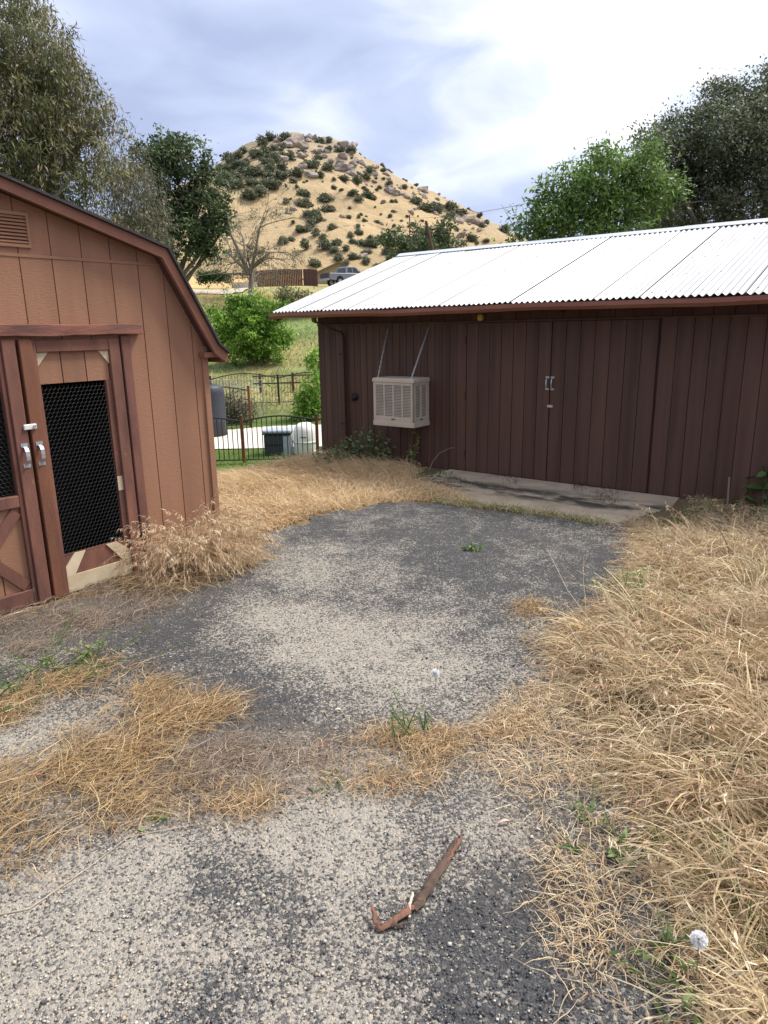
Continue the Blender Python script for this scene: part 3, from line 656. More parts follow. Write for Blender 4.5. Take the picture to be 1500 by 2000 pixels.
ds = rect_tube(MB(), [(U(-6.92), EV-.03, 2.024), (U(-6.92), EV-.02, 1.97), (dsx-.02, -.07, 1.82), (dsx, -.055, 1.76), (dsx, -.055, .10), (dsx+.02, -.12, .03)], .032, .026).build('downspout', MT['work'], ws, .006)
for z in (1.5, .5): MB().box(dsx-.045, dsx+.045, -.085, -.0825, z, z+.03).build('strap', MT['workback'], ds)
# small fittings
m_ = MB().tube([(U(-6.607), -.001, .91), (U(-6.607), -.02, .91), (U(-6.607), -.05, .905)], [.055, .055, .035], 12).tube([(U(-6.607), -.03, .89), (U(-6.607), -.06, .865)], .022, 8); m_.build('hose_outlet', MT['black'], ws)
m_ = MB().tube([(U(-4.47), -.13, 2.020), (U(-4.47), -.13, 2.005), (U(-4.47), -.13, 1.975), (U(-4.47), -.13, 1.945), (U(-4.47), -.13, 1.935)], [.018, .032, .040, .034, .016], 12).tube([(U(-4.47), -.13, 2.02), (U(-4.47), -.13, 2.13)], .004, 5)
yl = m_.build('wasp_trap', MT['yellow'], None, smooth=True)
yl.matrix_world = Matrix.Translation((o3[0], o3[1], 0)) @ Matrix.Rotation(-YAW, 4, 'Z'); tag(yl, 'small yellow plastic trap hanging under the workshop eave', 'insect trap')
MB().tube([(U(-3.46), .0, 2.035), (U(-3.46), -.02, 2.035)], [.035, .028], 12).build('vent_hole', MT['black'], ws)

# concrete slab before the workshop doors
sl0 = MB(); 
pl = [(U(-4.95), -.02), (U(-2.0), -.02), (U(-1.95), -.50), (U(-2.2), -1.42), (U(-3.0), -1.40), (U(-4.0), -1.43), (U(-4.7), -1.40), (U(-5.0), -.7)]
sl0.prism(pl, -.12, .018, 'z'); slab = sl0.build('concrete_slab', MT['slab'], None, .006)
slab.matrix_world = Matrix.Translation((o3[0], o3[1], 0)) @ Matrix.Rotation(-YAW, 4, 'Z'); tag(slab, kind='structure')

# ================================================================== evaporative cooler
ec = empty('evaporative_cooler', (o3[0], o3[1], 0), -YAW); tag(ec, 'beige louvred evaporative cooler hung on the workshop wall by two chains', 'cooler')
c0, c1, y0, y1, z0, z1 = U(-5.965), U(-5.30), -.385, -.013, .585, 1.225
MB().box(c0+.02, c1-.02, y0+.02, y1, z0+.06, z1-.05).build('core', MT['coolerdark'], ec)
lid = [(c0-.012, y0-.008), (c1+.012, y0-.008), (c1+.012, y1), (c0-.012, y1)]
m_ = MB(); vs = [(p[0], p[1], z1-.055) for p in lid]+[(p[0], p[1], z1-.012) for p in lid]+[(p[0]+(.02 if p[0] < 0 and p[0] < (c0+c1)/2 else -.02), p[1]+(.02 if p[1] < -.2 else 0), z1) for p in lid]
m_.add(vs, [(0,3,2,1),(8,9,10,11)]+[(a+k, a+(k+1) % 4, a+4+(k+1) % 4, a+4+k) for a in (0, 4) for k in range(4)]); m_.build('top_cover', MT['cooler'], ec, .004)
MB().box(c0-.010, c1+.010, y0-.006, y1, z0, z0+.072).build('water_pan', MT['cooler'], ec, .008)
def louvre_panel(is_front):
    a0, a1 = (c0, c1) if is_front else (y0, y1-.004); nb = 4 if is_front else 2
    zb, zt = z0+.074, z1-.057; m_ = MB(); lm = MB(); edge = .045 if is_front else .06; bar = .022 if is_front else .03
    def bx(p0, p1, q0, q1, d0, d1, t):   # d: depth range measured inwards from the face
        if is_front: t.box(p0, p1, y0+d0, y0+d1, q0, q1)
        else: t.box(c1-d1, c1-d0, p0, p1, q0, q1)
    bx(a0, a0+edge, zb, zt, 0, .018, m_); bx(a1-edge, a1, zb, zt, 0, .018, m_); bx(a0+edge, a1-edge, zb, zb+.055, 0, .018, m_); bx(a0+edge, a1-edge, zt-.035, zt, 0, .018, m_)
    cwid = (a1-a0-2*edge-(nb-1)*bar)/nb
    for k in range(nb):
        p0 = a0+edge+k*(cwid+bar)
        if k: bx(p0-bar, p0, zb+.055, zt-.035, 0, .018, m_)
        nl = 21; hz = (zt-.035-zb-.055)/nl
        for j in range(nl):
            q0 = zb+.055+j*hz
            if is_front: lm.prism([(y0+.002, q0+.001), (y0+.004, q0+.001), (y0+.016, q0+hz*.62), (y0+.014, q0+hz*.62)], p0, p0+cwid, 'x')
            else: lm.prism([(c1-.002, q0+.001), (c1-.004, q0+.001), (c1-.016, q0+hz*.62), (c1-.014, q0+hz*.62)], p0, p0+cwid, 'y')
    pn = m_.build('louvre_panel', MT['cooler'], ec, .002); tag(lm.build('louvres', MT['cooler'], pn), kind='stuff')
    pm = (a0+a1)/2; hm = MB(); bx(pm-.03, pm+.03, zb+.018, zb+.032, -.002, .001, hm); hm.build('finger_slot', MT['black'], pn)
louvre_panel(True); louvre_panel(False)
MB().box(c0, c0+.018, y0+.02, y1, z0+.074, z1-.057).build('side_panel', MT['cooler'], ec)
def chain(a, b, n_, name, par):
    a, b = Vector(a), Vector(b); m_ = MB(); d = (b-a)/n_; dn = d.normalized(); s1 = dn.cross(Vector((0, 0, 1))).normalized(); s2 = dn.cross(s1)
    for i in range(n_):
        c_ = a+d*(i+.5); s_ = s1 if i % 2 else s2; L_ = d.length*.62
        pts = [c_+dn*L_*math.cos(t)+s_*.0085*math.sin(t) for t in [k*math.pi/4 for k in range(9)]]
        m_.tube(pts, .0042, 4, False)
    return tag(m_.build(name, MT['galv'], par), None)
chain((U(-5.99), -.005, 1.866), (c0+.07, y0+.02, z1-.006), 20, 'chain', ec); chain((U(-5.315), -.005, 1.870), (c1-.05, y0+.02, z1-.006), 20, 'chain', ec)

# ================================================================== pool yard
TZ = lambda x, y: float(terr(x, y))
def copy_part(o, parent, loc):
    c = o.copy(); COL.objects.link(c); c.parent = parent; c.location = loc; return c
def iron_fence(name, label, posts, Y0, Y1, zt, arch, pick, gap, hgt, pr, group, rusty=True, base=None, bottom=True):
    """posts: list of x at depth line Y0..Y1; posts, arched top rail, bottom rail, one object per picket"""
    xs = posts; yy = lambda x: Y0+(Y1-Y0)*(x-xs[0])/(xs[-1]-xs[0])
    r = empty(name, (xs[0], Y0, TZ(xs[0], Y0))); tag(r, label, 'fence', group); z_0 = r.location.z
    pk = None
    for i, x in enumerate(xs):
        y = yy(x); zb = TZ(x, y)-.05; s = .038
        MB().box(x-s-xs[0], x+s-xs[0], y-s-Y0, y+s-Y0, zb-z_0, zt-z_0+.02).build('post', MT['rust'] if rusty else MT['iron'], r, .004)
        MB().box(x-s*1.2-xs[0], x+s*1.2-xs[0], y-s*1.2-Y0, y+s*1.2-Y0, zt-z_0+.021, zt-z_0+.045).build('post_cap', MT['iron'], r, .006)
    for i in range(len(xs)-1):
        a, b = xs[i], xs[i+1]; tz = lambda t: zt-.10+arch*math.sin(math.pi*t)
        MB().tube([(a+(b-a)*t-xs[0], yy(a+(b-a)*t)-Y0, tz(t)-z_0) for t in [k/14 for k in range(15)]], .022, 6).build('top_rail', MT['iron'], r)
        zb_ = max(TZ(a, yy(a)), TZ(b, yy(b)))+.09
        if bottom: MB().tube([(a-xs[0], yy(a)-Y0, zb_-z_0), (b-xs[0], yy(b)-Y0, zb_-z_0)], .018, 6).build('bottom_rail', MT['iron'], r)
        n_ = int((b-a)/gap)
        for k in range(1, n_):
            t = k/n_; x = a+(b-a)*t; h = tz(t)-zb_
            if pk is None:
                pk = MB().box(-pr, pr, -pr, pr, 0, 1).build('picket', MT['iron'], r); o = pk
            else: o = pk.copy(); COL.objects.link(o)
            o.location = (x-xs[0], yy(x)-Y0, zb_-z_0); o.scale = (1, 1, h)
    return r
iron_fence('iron_fence', 'nearest black iron fence with arched rails and rusty posts, before the pool equipment', [-7.1, -5.35, -3.53, -1.66, .3], 17.3, 17.7, -.22, .12, None, .118, 1.1, .0095, 'arched iron fences')
iron_fence('iron_fence', 'middle black iron fence ending in a rusty orange post left of the yard', [-7.0, -4.55], 23.7, 24.1, .02, .16, None, .12, 1.3, .009, 'arched iron fences')
iron_fence('iron_fence', 'farthest arched fence with a dark green post at the foot of the grassy slope', [-9.6, -6.95, -4.23, -1.5, 1.2], 28.6, 29.2, .10, .22, None, .12, 1.6, .006, 'arched iron fences', rusty=False)
# galvanised kennel panel
kx, ky = -5.45, 26.3; r = empty('kennel_panel', (kx, ky, TZ(kx, ky))); tag(r, 'galvanised chain link kennel panel behind the dark grey tank', 'kennel'); z_0 = r.location.z
zt = .12-z_0
for x in (-1.6, -.2, 1.0): MB().tube([(x, 0, -.03), (x, 0, zt)], .016, 7).build('upright', MT['galv'], r)
for z in (.1, zt-.25, zt): MB().tube([(-1.6, 0, z), (1.0, 0, z)], .014, 7).build('rail', MT['galv'], r)
m_ = MB(); n_ = 34
for k in range(n_):
    x = -1.6+2.6*k/n_
    for d_ in (1, -1):
        p0 = (x, 0, .1); x2 = x+d_*(zt-.1)*.5
        t = 1 if -1.6 <= x2 <= 1 else ((1-x) if d_ > 0 else (x+1.6))/((zt-.1)*.5)
        m_.tube([p0, (x+d_*(zt-.1)*.5*t, 0, .1+(zt-.1)*t)], .004, 3, False)
tag(m_.build('chain_link', MT['galv'], r), kind='stuff')
# dark grey tank with a rounded top
tx, ty = -5.52, 22.4; tz_ = TZ(tx, ty)
m_ = MB(); rows = []; hh = .26-tz_
for z, s in ((-.02, 1.), (hh*.25, 1.), (hh*.27, 1.03), (hh*.30, 1.), (hh*.84, .985), (hh*.93, .93), (hh*.98, .80), (hh, .55)): rows.append((z, s))
vs = []; nn = 24
for z, s in rows:
    for k in range(nn): t = 2*math.pi*k/nn; vs.append((.52*s*math.cos(t), .52*s*math.sin(t), z))
fs = [(i*nn+k, i*nn+(k+1) % nn, (i+1)*nn+(k+1) % nn, (i+1)*nn+k) for i in range(len(rows)-1) for k in range(nn)]+[tuple(range((len(rows)-1)*nn, len(rows)*nn)), tuple(range(nn))[::-1]]
r = empty('storage_tank', (tx, ty, tz_)); tag(r, 'tall dark grey plastic tank with rounded top, partly behind the barn shed', 'tank')
m_.add(vs, fs).build('tank_body', MT['greyplastic'], r, smooth=True); MB().tube([(0, 0, hh), (0, 0, hh+.05)], .16, 14).build('lid', MT['greyplastic'], r)
# pool heater and filter tank
px, py = -2.83, 18.75; r = empty('pool_heater', (px, py, TZ(px, py))); tag(r, 'dark grey pool heater box with pale blue grey lid behind the iron fence', 'pool heater')
MB().box(-.34, .16, -.25, .25, -.02, .56).build('cabinet', MT['greyplastic'], r, .02); MB().box(.165, .36, -.24, .24, -.02, .54).build('side_cabinet', MT['bluegrey'], r, .015)
MB().box(-.37, .39, -.28, .28, .60, .69).build('lid', MT['bluegrey'], r, .025); MB().box(-.36, .38, -.27, .27, .565, .597).build('vent_band', MT['black'], r)
MB().box(-.30, .12, -.262, -.252, .28, .31).build('trim_strip', MT['black'], r)
px, py = -2.08, 18.7; r = empty('pool_filter', (px, py, TZ(px, py))); tag(r, 'cream cylindrical pool filter tank with a clamp band beside the heater', 'pool filter')
m_ = MB(); m_.tube([(0, 0, z) for z in (-.02, .05, .34, .64, .76, .84, .87)], [.30, .325, .33, .32, .27, .17, .05], 24); m_.build('tank_body', MT['tank'], r, smooth=True)
MB().tube([(0, 0, .325), (0, 0, .34), (0, 0, .365), (0, 0, .38)], [.332, .348, .348, .332], 24).build('clamp_band', MT['tank'], r)
MB().tube([(0, 0, .87), (0, 0, .92)], .035, 10).build('gauge', MT['black'], r); MB().tube([(.2, -.2, .08), (.45, -.25, .08), (.6, -.25, .02)], .04, 8).build('pipe', MT['tank'], r)
MB().box(-.10, .06, -.338, -.322, .50, .515).build('label_strip', MT['greyplastic'], r)
# low rail fence on the slope
rx, ry = -5.4, 31.5; r = empty('rail_fence', (rx, ry, TZ(rx, ry))); tag(r, 'low weathered two rail fence with a reddish post on the slope', 'fence'); z_0 = r.location.z
for x in (0, 1.45, 3.2): zz = TZ(rx+x, ry)-z_0; MB().box(x-.05, x+.05, -.05, .05, zz-.05, zz+.85).build('post', MT['rust'], r, .005)
for z in (.42, .74): MB().tube([(-.3, -.07, z-.02), (1.45, -.07, z), (3.6, -.07, z+.03)], .035, 6).build('rail', MT['fencewood'], r)

# ================================================================== road side: truck, house, board fence, low wall
def pickup():
    p = P(645, 562, 74.); hd = R(36); z = TZ(p[0]+2, p[1]+1.5)
    r = empty('pickup_truck', (p[0], p[1], z+.02), hd); tag(r, 'grey pickup truck parked on the rise beside the tan house', 'truck')
    W2, x0 = 1.98, 0.                     # local x forward, right side at y=0, left side at y=W2
    body = [(.06,.55),(.0,.70),(.02,1.18),(1.95,1.20),(3.75,1.22),(5.55,1.12),(5.75,.95),(5.75,.55),(5.25,.48),(4.98,.48),(4.90,.80),(4.55,.95),(4.20,.80),(4.12,.45),(1.68,.45),(1.60,.80),(1.25,.95),(.90,.80),(.82,.50)]
    b = MB().prism(body, .02, W2-.02, 'y').build('body', MT['carpaint'], r, .02)
    cab = MB(); q0 = [(1.98,1.21),(3.95,1.22),(3.35,1.82),(2.9,1.90),(2.25,1.88),(2.08,1.80)]
    n = len(q0); vs = [(a, .05+(.14 if c > 1.3 else 0), c) for a, c in q0]+[(a, W2-.05-(.14 if c > 1.3 else 0), c) for a, c in q0]
    cab.add(vs, [tuple(range(n))[::-1], tuple(range(n, 2*n))]+[(i, (i+1) % n, n+(i+1) % n, n+i) for i in range(n)]).build('cab', MT['carpaint'], r, .02)
    def win(q, nm, yb): 
        m_ = MB(); v_ = [(a, yb+(.14*(c-1.21)/.6), c) for a, c in q]; v2 = [(a, y+.012, c) for a, y, c in v_]; n = len(q)
        m_.add(v_+v2, [tuple(range(n))[::-1], tuple(range(n, 2*n))]+[(i, (i+1) % n, n+(i+1) % n, n+i) for i in range(n)]); return m_.build(nm, MT['glass'], r)
    win([(2.20,1.30),(2.78,1.30),(2.78,1.76),(2.28,1.74)], 'side_window', .038); win([(2.88,1.30),(3.62,1.30),(3.28,1.74),(2.88,1.77)], 'side_window', .038)
    MB().add([(1.962,.32,1.30),(1.962,W2-.32,1.30),(2.058,W2-.36,1.74),(2.058,.36,1.74),(1.975,.32,1.29),(1.975,W2-.32,1.29),(2.07,W2-.36,1.73),(2.07,.36,1.73)], [(0,1,2,3),(7,6,5,4),(0,4,5,1),(1,5,6,2),(2,6,7,3),(3,7,4,0)]).build('rear_window', MT['glass'], r)
    MB().box(.12, 1.9, .12, W2-.12, 1.215, 1.225).build('bed_cover', MT['tyre'], r)
    MB().box(-.012, .015, .20, W2-.20, .72, 1.17).build('tailgate', MT['greyplastic'], r, .004)
    for y in (.03, W2-.17): MB().box(-.02, .06, y, y+.14, .80, 1.12).build('tail_lamp', MT['redlamp'], r, .01)
    MB().box(-.16, .02, .08, W2-.08, .50, .68).build('rear_bumper', MT['chrome'], r, .02); MB().box(5.74, 5.86, .08, W2-.08, .50, .72).build('front_bumper', MT['chrome'], r, .02)
    for x in (1.25, 4.55):
        for y0_, y1_ in ((.01, .27), (W2-.27, W2-.01)):
            wl = MB().tube([(x, y0_, .38), (x, y0_+.03, .38), (x, y1_-.03, .38), (x, y1_, .38)], [.34, .39, .39, .34], 20).build('wheel', MT['tyre'], r)
            MB().tube([(x, y0_-.004, .38), (x, y1_+.004, .38)], .23, 16).build('rim', MT['rim'], wl)
    MB().box(3.55, 3.70, -.17, .04, 1.24, 1.42).build('mirror', MT['carpaint'], r, .02)
pickup()
def house():
    p = P(662, 560, 88.); z = TZ(p[0], p[1])-.1; r = empty('tan_house', (p[0], p[1], z), R(14)); tag(r, 'low tan gabled house behind the parked pickup', 'house')
    zb = 2.25+.3; ap = 9.75-z; ev = 8.45-z
    MB().prism([(-3.0, -.3), (3.0, -.3), (3.0, ev), (0, ap-.15), (-3.0, ev)], 0, 9, 'y').build('wall', MT['housewall'], r)
    for s in (-1, 1):
        sl_ = (ap-ev)/3.0
        MB().prism([(0, ap), (s*3.55, ap-sl_*3.55), (s*3.55, ap-sl_*3.55-.14), (0, ap-.14)], -.5, 9.5, 'y').build('roof_slope', MT['houseroof'], r)
    w_ = MB().box(1.1, 2.2, -.03, .01, .9, 1.7).build('window', MT['glass'], r); MB().box(1.02, 2.28, -.05, -.031, .82, .9).build('sill', MT['tank'], w_)
house()
# brown board fence: two runs
fx0, fx1 = P(498, 556, 78.)[0], P(592, 556, 78.)[0]
r = empty('board_fence', (fx0, 78., TZ(fx0, 78.))); tag(r, 'brown vertical board fence along the road left of the tan house', 'fence'); z_0 = r.location.z
def fboard(x, y, rot, k):
    global fb0
    if k == 0: fb0 = MB().box(-.085, .085, -.012, .012, -.3, 1.62).build('board', MT['fencewood'], r); o = fb0
    else: o = fb0.copy(); COL.objects.link(o)
    o.location = (x-fx0, y-78., TZ(x, y)-z_0+random.uniform(-.03, .04)); o.rotation_euler = (0, 0, rot)
k = 0; x = fx0
while x < fx1: fboard(x, 78., 0, k); x += .185; k += 1
for j in range(14): fboard(fx1+.1+j*.12, 78.05-j*.14, R(-50), k)
lw = P(452, 548, 76.)
MB().box(0, 2.6, -.12, .12, -.3, .55).build('low_wall', MT['concrete'], None).location = (lw[0], 76., TZ(lw[0]+1, 76.)); tag(bpy.data.objects['low_wall'], 'pale low wall beside the road left of the board fence', 'wall')
# leaning pole and overhead wire
pb = P(845, 490, 52.); pt = P(832, 432, 52.5); gz = TZ(pb[0]+.5, 52.)
d = (pt-pb)/(pt[2]-pb[2]); b0 = pb+d*(gz-.3-pb[2])
po = MB().tube([tuple(b0), tuple(pb), tuple(pt)], [.13, .11, .095], 9).build('leaning_pole', MT['fencewood'], None, off=tuple(b0)); po.location = tuple(b0); tag(po, 'leaning reddish brown pole among the trees behind the roof', 'pole')
wa, wb = P(1120, 378, 46.), P(800, 424, 150.)
pts = []
for k in range(25): t = k/24; q_ = wa*(1-t)+wb*t; pts.append((q_[0], q_[1], q_[2]-.6*4*t*(1-t)))
ow = MB().tube(pts, .02, 5).build('overhead_wire', MT['black'], None); tag(ow, 'thin dark overhead wire crossing the sky before the hill', 'wire')
up = MB().tube([(wa[0], wa[1], TZ(wa[0], wa[1])-.3), (wa[0], wa[1], wa[2]+.4)], [.15, .11], 10).build('utility_pole', MT['fencewood'], None); tag(up, 'wooden utility pole at the left side of the bright green tree', 'pole')
gz = TZ(wb[0], wb[1]); up = MB().tube([(wb[0], wb[1], gz-.3), (wb[0], wb[1], wb[2]+.4)], [.16, .12], 10).build('utility_pole', MT['fencewood'], None); tag(up, 'far wooden utility pole standing in front of the hill', 'pole')

# ================================================================== foliage
def unit(a): return a/np.maximum(np.linalg.norm(a, axis=-1, keepdims=True), 1e-9)
def leaves(cent, rad, nclump, per, ll, lw, pal, droop=0., cr=.25, rs=None, shell=2.4, clump_var=.25, flat=1.):
    """leaf quads gathered in clumps through ellipsoid lobes"""
    rs = rs or RS; cent = np.asarray(cent, float); rad = np.asarray(rad, float)
    if rad.ndim == 1: rad = np.stack([rad, rad, rad*flat], -1)
    wgt = (rad[:, 0]*rad[:, 2])**1.0; wgt /= wgt.sum(); bi = rs.choice(len(cent), nclump, p=wgt)
    d = unit(rs.normal(size=(nclump, 3))); rr_ = rs.uniform(.02, 1.08, nclump)**(1/shell)
    cc = cent[bi]+d*rad[bi]*rr_[:, None]
    csz = cr*rs.uniform(.55, 1.5, nclump)
    n = nclump*per; ci = np.repeat(np.arange(nclump), per)
    off = rs.normal(size=(n, 3))*csz[ci][:, None]*np.array([.5, .5, .38])
    p = cc[ci]+off
    dr = unit(rs.normal(size=(n, 3))+unit(off)*.7+np.array([0, 0, -droop])); sd = unit(np.cross(dr, np.array([0, 0, 1.])+rs.normal(size=(n, 3))*.55))
    l = ll*rs.uniform(.6, 1.35, n)[:, None]; w_ = lw*rs.uniform(.6, 1.3, n)[:, None]
    nrm = np.cross(dr, sd)*l*.12
    vs = np.stack([p, p+dr*l*.5+sd*w_*.5+nrm, p+dr*l, p+dr*l*.5-sd*w_*.5+nrm], 1).reshape(-1, 3)
    pal = np.asarray(pal, float); pc_ = pal[rs.randint(0, len(pal), nclump)]*(1+rs.uniform(-clump_var, clump_var, (nclump, 1)))
    col = pc_[ci]*(1+rs.uniform(-.25, .25, (n, 1)))
    return vs, np.arange(n*4).reshape(-1, 4), np.repeat(col, 4, 0), cc
def limbs(base, cents, r0, fork=.35, twigs=None, seed=3, wob=.08):
    rr = random.Random(seed); m_ = MB(); base = Vector(base); top = sum((Vector(c) for c in cents), Vector())/len(cents)
    fk = base+(top-base)*fork; fk.x = base.x*.6+fk.x*.4; fk.y = base.y*.6+fk.y*.4
    H_ = (top-base).length
    m_.tube([base-Vector((0, 0, .3)), base, base.lerp(fk, .5)+Vector((rr.uniform(-1, 1), rr.uniform(-1, 1), 0))*H_*wob*.3, fk], [r0*1.35, r0*1.1, r0*.85, r0*.75], 9)
    for c in cents:
        c = Vector(c); mid = fk.lerp(c, .5)+Vector((rr.uniform(-1, 1), rr.uniform(-1, 1), rr.uniform(0, 1)))*H_*wob
        m_.tube([fk, fk.lerp(mid, .55)+Vector((rr.uniform(-.5, .5), rr.uniform(-.5, .5), .3))*H_*wob*.4, mid, c], [r0*.5, r0*.36, r0*.24, r0*.08], 6)
        if twigs:
            for _ in range(twigs):
                t = rr.uniform(.35, 1); s_ = mid.lerp(c, t); e_ = s_+Vector((rr.gauss(0, 1), rr.gauss(0, 1), rr.gauss(.2, .8)))*H_*.09
                m_.tube([s_, s_.lerp(e_, .5)+Vector((0, 0, .03*H_*rr.uniform(-.3, .5))), e_], [r0*.09, r0*.06, r0*.025], 4, False)
    return m_
def tree(name, label, blobs_px, Y, base_xy, nclump, per, ll, lw, pal, droop=0, cr=.3, r0=.2, bark='bark', seed=1, fork=.35, cat='tree', group=None, twigs=3, depth_spread=.8, shell=2.4, clump_var=.25, yf=1.):
    rs = np.random.RandomState(seed); cents = []; rads = []
    for bx_, by_, br_ in blobs_px:
        Yb = Y+rs.uniform(-1, 1)*depth_spread; c = P(bx_, by_, Yb); cents.append(c); q_ = br_*Yb/FPX; rads.append((q_, q_*yf, q_))
    bz = TZ(*base_xy); r = empty(name, (base_xy[0], base_xy[1], bz)); tag(r, label, cat, group)
    off = np.array([base_xy[0], base_xy[1], bz])
    vs, qs, col, _ = leaves(np.array(cents)-off, rads, nclump, per, ll, lw, pal, droop, cr, rs, shell, clump_var)
    link('crown', np_mesh('crown', vs, qs, col), MT['leaf'], r)
    limbs((0, 0, 0), [tuple(c-off) for c in cents], r0, fork, twigs, seed).build('trunk', MT[bark], r, smooth=True)
    return r
EUC = [(.145,.15,.062),(.19,.18,.085),(.115,.125,.055),(.23,.19,.11),(.14,.155,.075)]
GREYG = [(.135,.135,.085),(.17,.165,.115),(.11,.115,.07),(.20,.18,.13)]
OAK = [(.070,.105,.045),(.092,.132,.056),(.060,.088,.040),(.115,.15,.068)]
DOAK = [(.112,.138,.075),(.145,.168,.094),(.092,.112,.062),(.18,.192,.118)]
WAL = [(.125,.215,.048),(.165,.27,.062),(.095,.17,.040),(.21,.325,.085)]
BUSH = [(.15,.29,.035),(.19,.35,.045),(.11,.22,.028),(.24,.40,.06)]
tree('eucalyptus_tree', 'tall olive green eucalyptus with drooping foliage above the barn shed roof',
     [(-70,80,150),(10,70,95),(60,170,100),(30,250,110),(120,235,75),(195,235,44),(150,180,50),(100,320,95),(175,310,60),(20,380,110),(-60,250,160),(130,400,70),(60,110,80),(115,125,42),(-90,400,150)],
     28, (-14.6, 28), 2000, 30, .24, .050, EUC, 1.3, .38, .34, 'palebark', 5, .45, twigs=4, depth_spread=1.8, clump_var=.42)
tree('willow_tree', 'thin grey green willowy tree between the eucalyptus and the dark oak',
     [(245,320,46),(265,375,50),(230,390,45),(285,420,45),(250,450,55),(215,340,36),(300,470,40)], 33, (-11.6, 33), 620, 15, .22, .042, GREYG, 1.5, .40, .16, 'palebark', 6, .35)
tree('oak_tree', 'dark green oak in front of the hill, right of the shed roof slope',
     [(320,300,46),(372,316,46),(290,330,40),(405,365,40),(345,375,52),(395,420,46),(310,420,50),(425,405,22),(360,470,55),(410,470,34),(440,440,18),(300,285,26)], 45, (-13.2, 45), 330, 46, .24, .14, OAK, .2, .46, .34, 'bark', 7, .3, shell=2.0, clump_var=.35)
tree('small_tree', 'grey green tree rising behind the left end of the metal roof',
     [(772,478,24),(812,468,26),(868,452,27),(850,480,32),(790,492,28),(826,492,30),(885,478,20),(755,468,14)], 55, (2.6, 55), 190, 30, .25, .15, [(.10,.135,.06),(.13,.165,.075),(.085,.11,.05)], .1, .40, .18, 'bark', 8, .3)
tree('walnut_tree', 'bright green broadleaf tree behind the middle of the metal roof',
     [(1180,325,42),(1225,340,46),(1125,355,40),(1150,395,55),(1075,400,40),(1045,440,38),(1100,445,50),(1210,420,60),(1250,315,34),(1280,375,44),(1010,462,18),(1180,460,50),(1160,300,22)], 17.5, (5.6, 17.6), 330, 44, .125, .052, WAL, .45, .27, .16, 'bark', 9, .3, depth_spread=.5, shell=2.8)
tree('live_oak_tree', 'large dark olive live oak at the right edge behind the roof',
     [(1405,205,42),(1440,250,66),(1350,262,50),(1490,215,66),(1385,330,70),(1285,290,40),(1480,330,85),(1320,385,56),(1430,410,75),(1265,390,40),(1330,330,50),(1345,420,45),(1290,430,40),(1570,260,110),(1600,400,120),(1420,165,22),(1300,250,22),(1530,180,50)], 21, (10.6, 21), 1700, 44, .105, .052, DOAK, .2, .30, .30, 'bark', 10, .3, depth_spread=1., shell=2.3, clump_var=.3)
tree('round_bush', 'bright green round bush on the slope between the two buildings',
     [(455,622,40),(505,612,40),(488,655,48),(535,640,32),(440,640,28),(475,598,26),(515,680,36),(545,665,24),(470,680,34),(545,610,18),(418,615,12),(560,655,14)], 40, (-7.4, 40), 330, 44, .20, .10, BUSH, .55, .34, .07, 'bark', 12, .15, cat='bush', depth_spread=.4, shell=2.8)
tree('leafy_sapling', 'light green leafy sapling spilling past the left wall of the workshop',
     [(606,790,26),(612,740,20),(598,805,18),(618,700,18),(608,770,20),(580,812,12)], 25.5, (-2.3, 25.5), 110, 26, .16, .085, BUSH, .5, .26, .03, 'bark', 13, .15, cat='shrub', depth_spread=.3)
tree('low_shrub', 'grey green low shrub in the grass above the round bush', [(560,578,18),(590,585,18),(620,590,16)], 52, (-6.6, 52), 160, 13, .2, .1, [(.14,.155,.07),(.17,.18,.09)], .1, .35, .03, 'bark', 14, .1, cat='shrub')
tree('hedge', 'dark green clipped hedge beside the pale road', [(395,541,9),(410,540,10),(425,540,10),(440,541,9)], 75, (-17.6, 75), 240, 14, .2, .12, [(.03,.075,.018),(.045,.10,.024)], 0, .3, .04, 'bark', 15, .1, cat='hedge', depth_spread=.2)
tree('roadside_bush', 'olive bush at the roof edge just below the pickup', [(660,575,14),(690,560,12),(640,590,14)], 60, (-3.6, 60), 130, 13, .2, .1, [(.15,.16,.06),(.19,.19,.08)], .1, .32, .03, 'bark', 16, .1, cat='bush')
tree('brown_brush', 'tangled brown brush behind the middle iron fence', [(430,800,22),(455,790,22),(475,805,20),(445,825,22),(420,780,16)], 25.3, (-5.4, 25.3), 150, 26, .14, .035, [(.15,.12,.085),(.11,.095,.07),(.20,.17,.11)], .1, .25, .03, 'bark', 17, .15, cat='brush', depth_spread=.2)
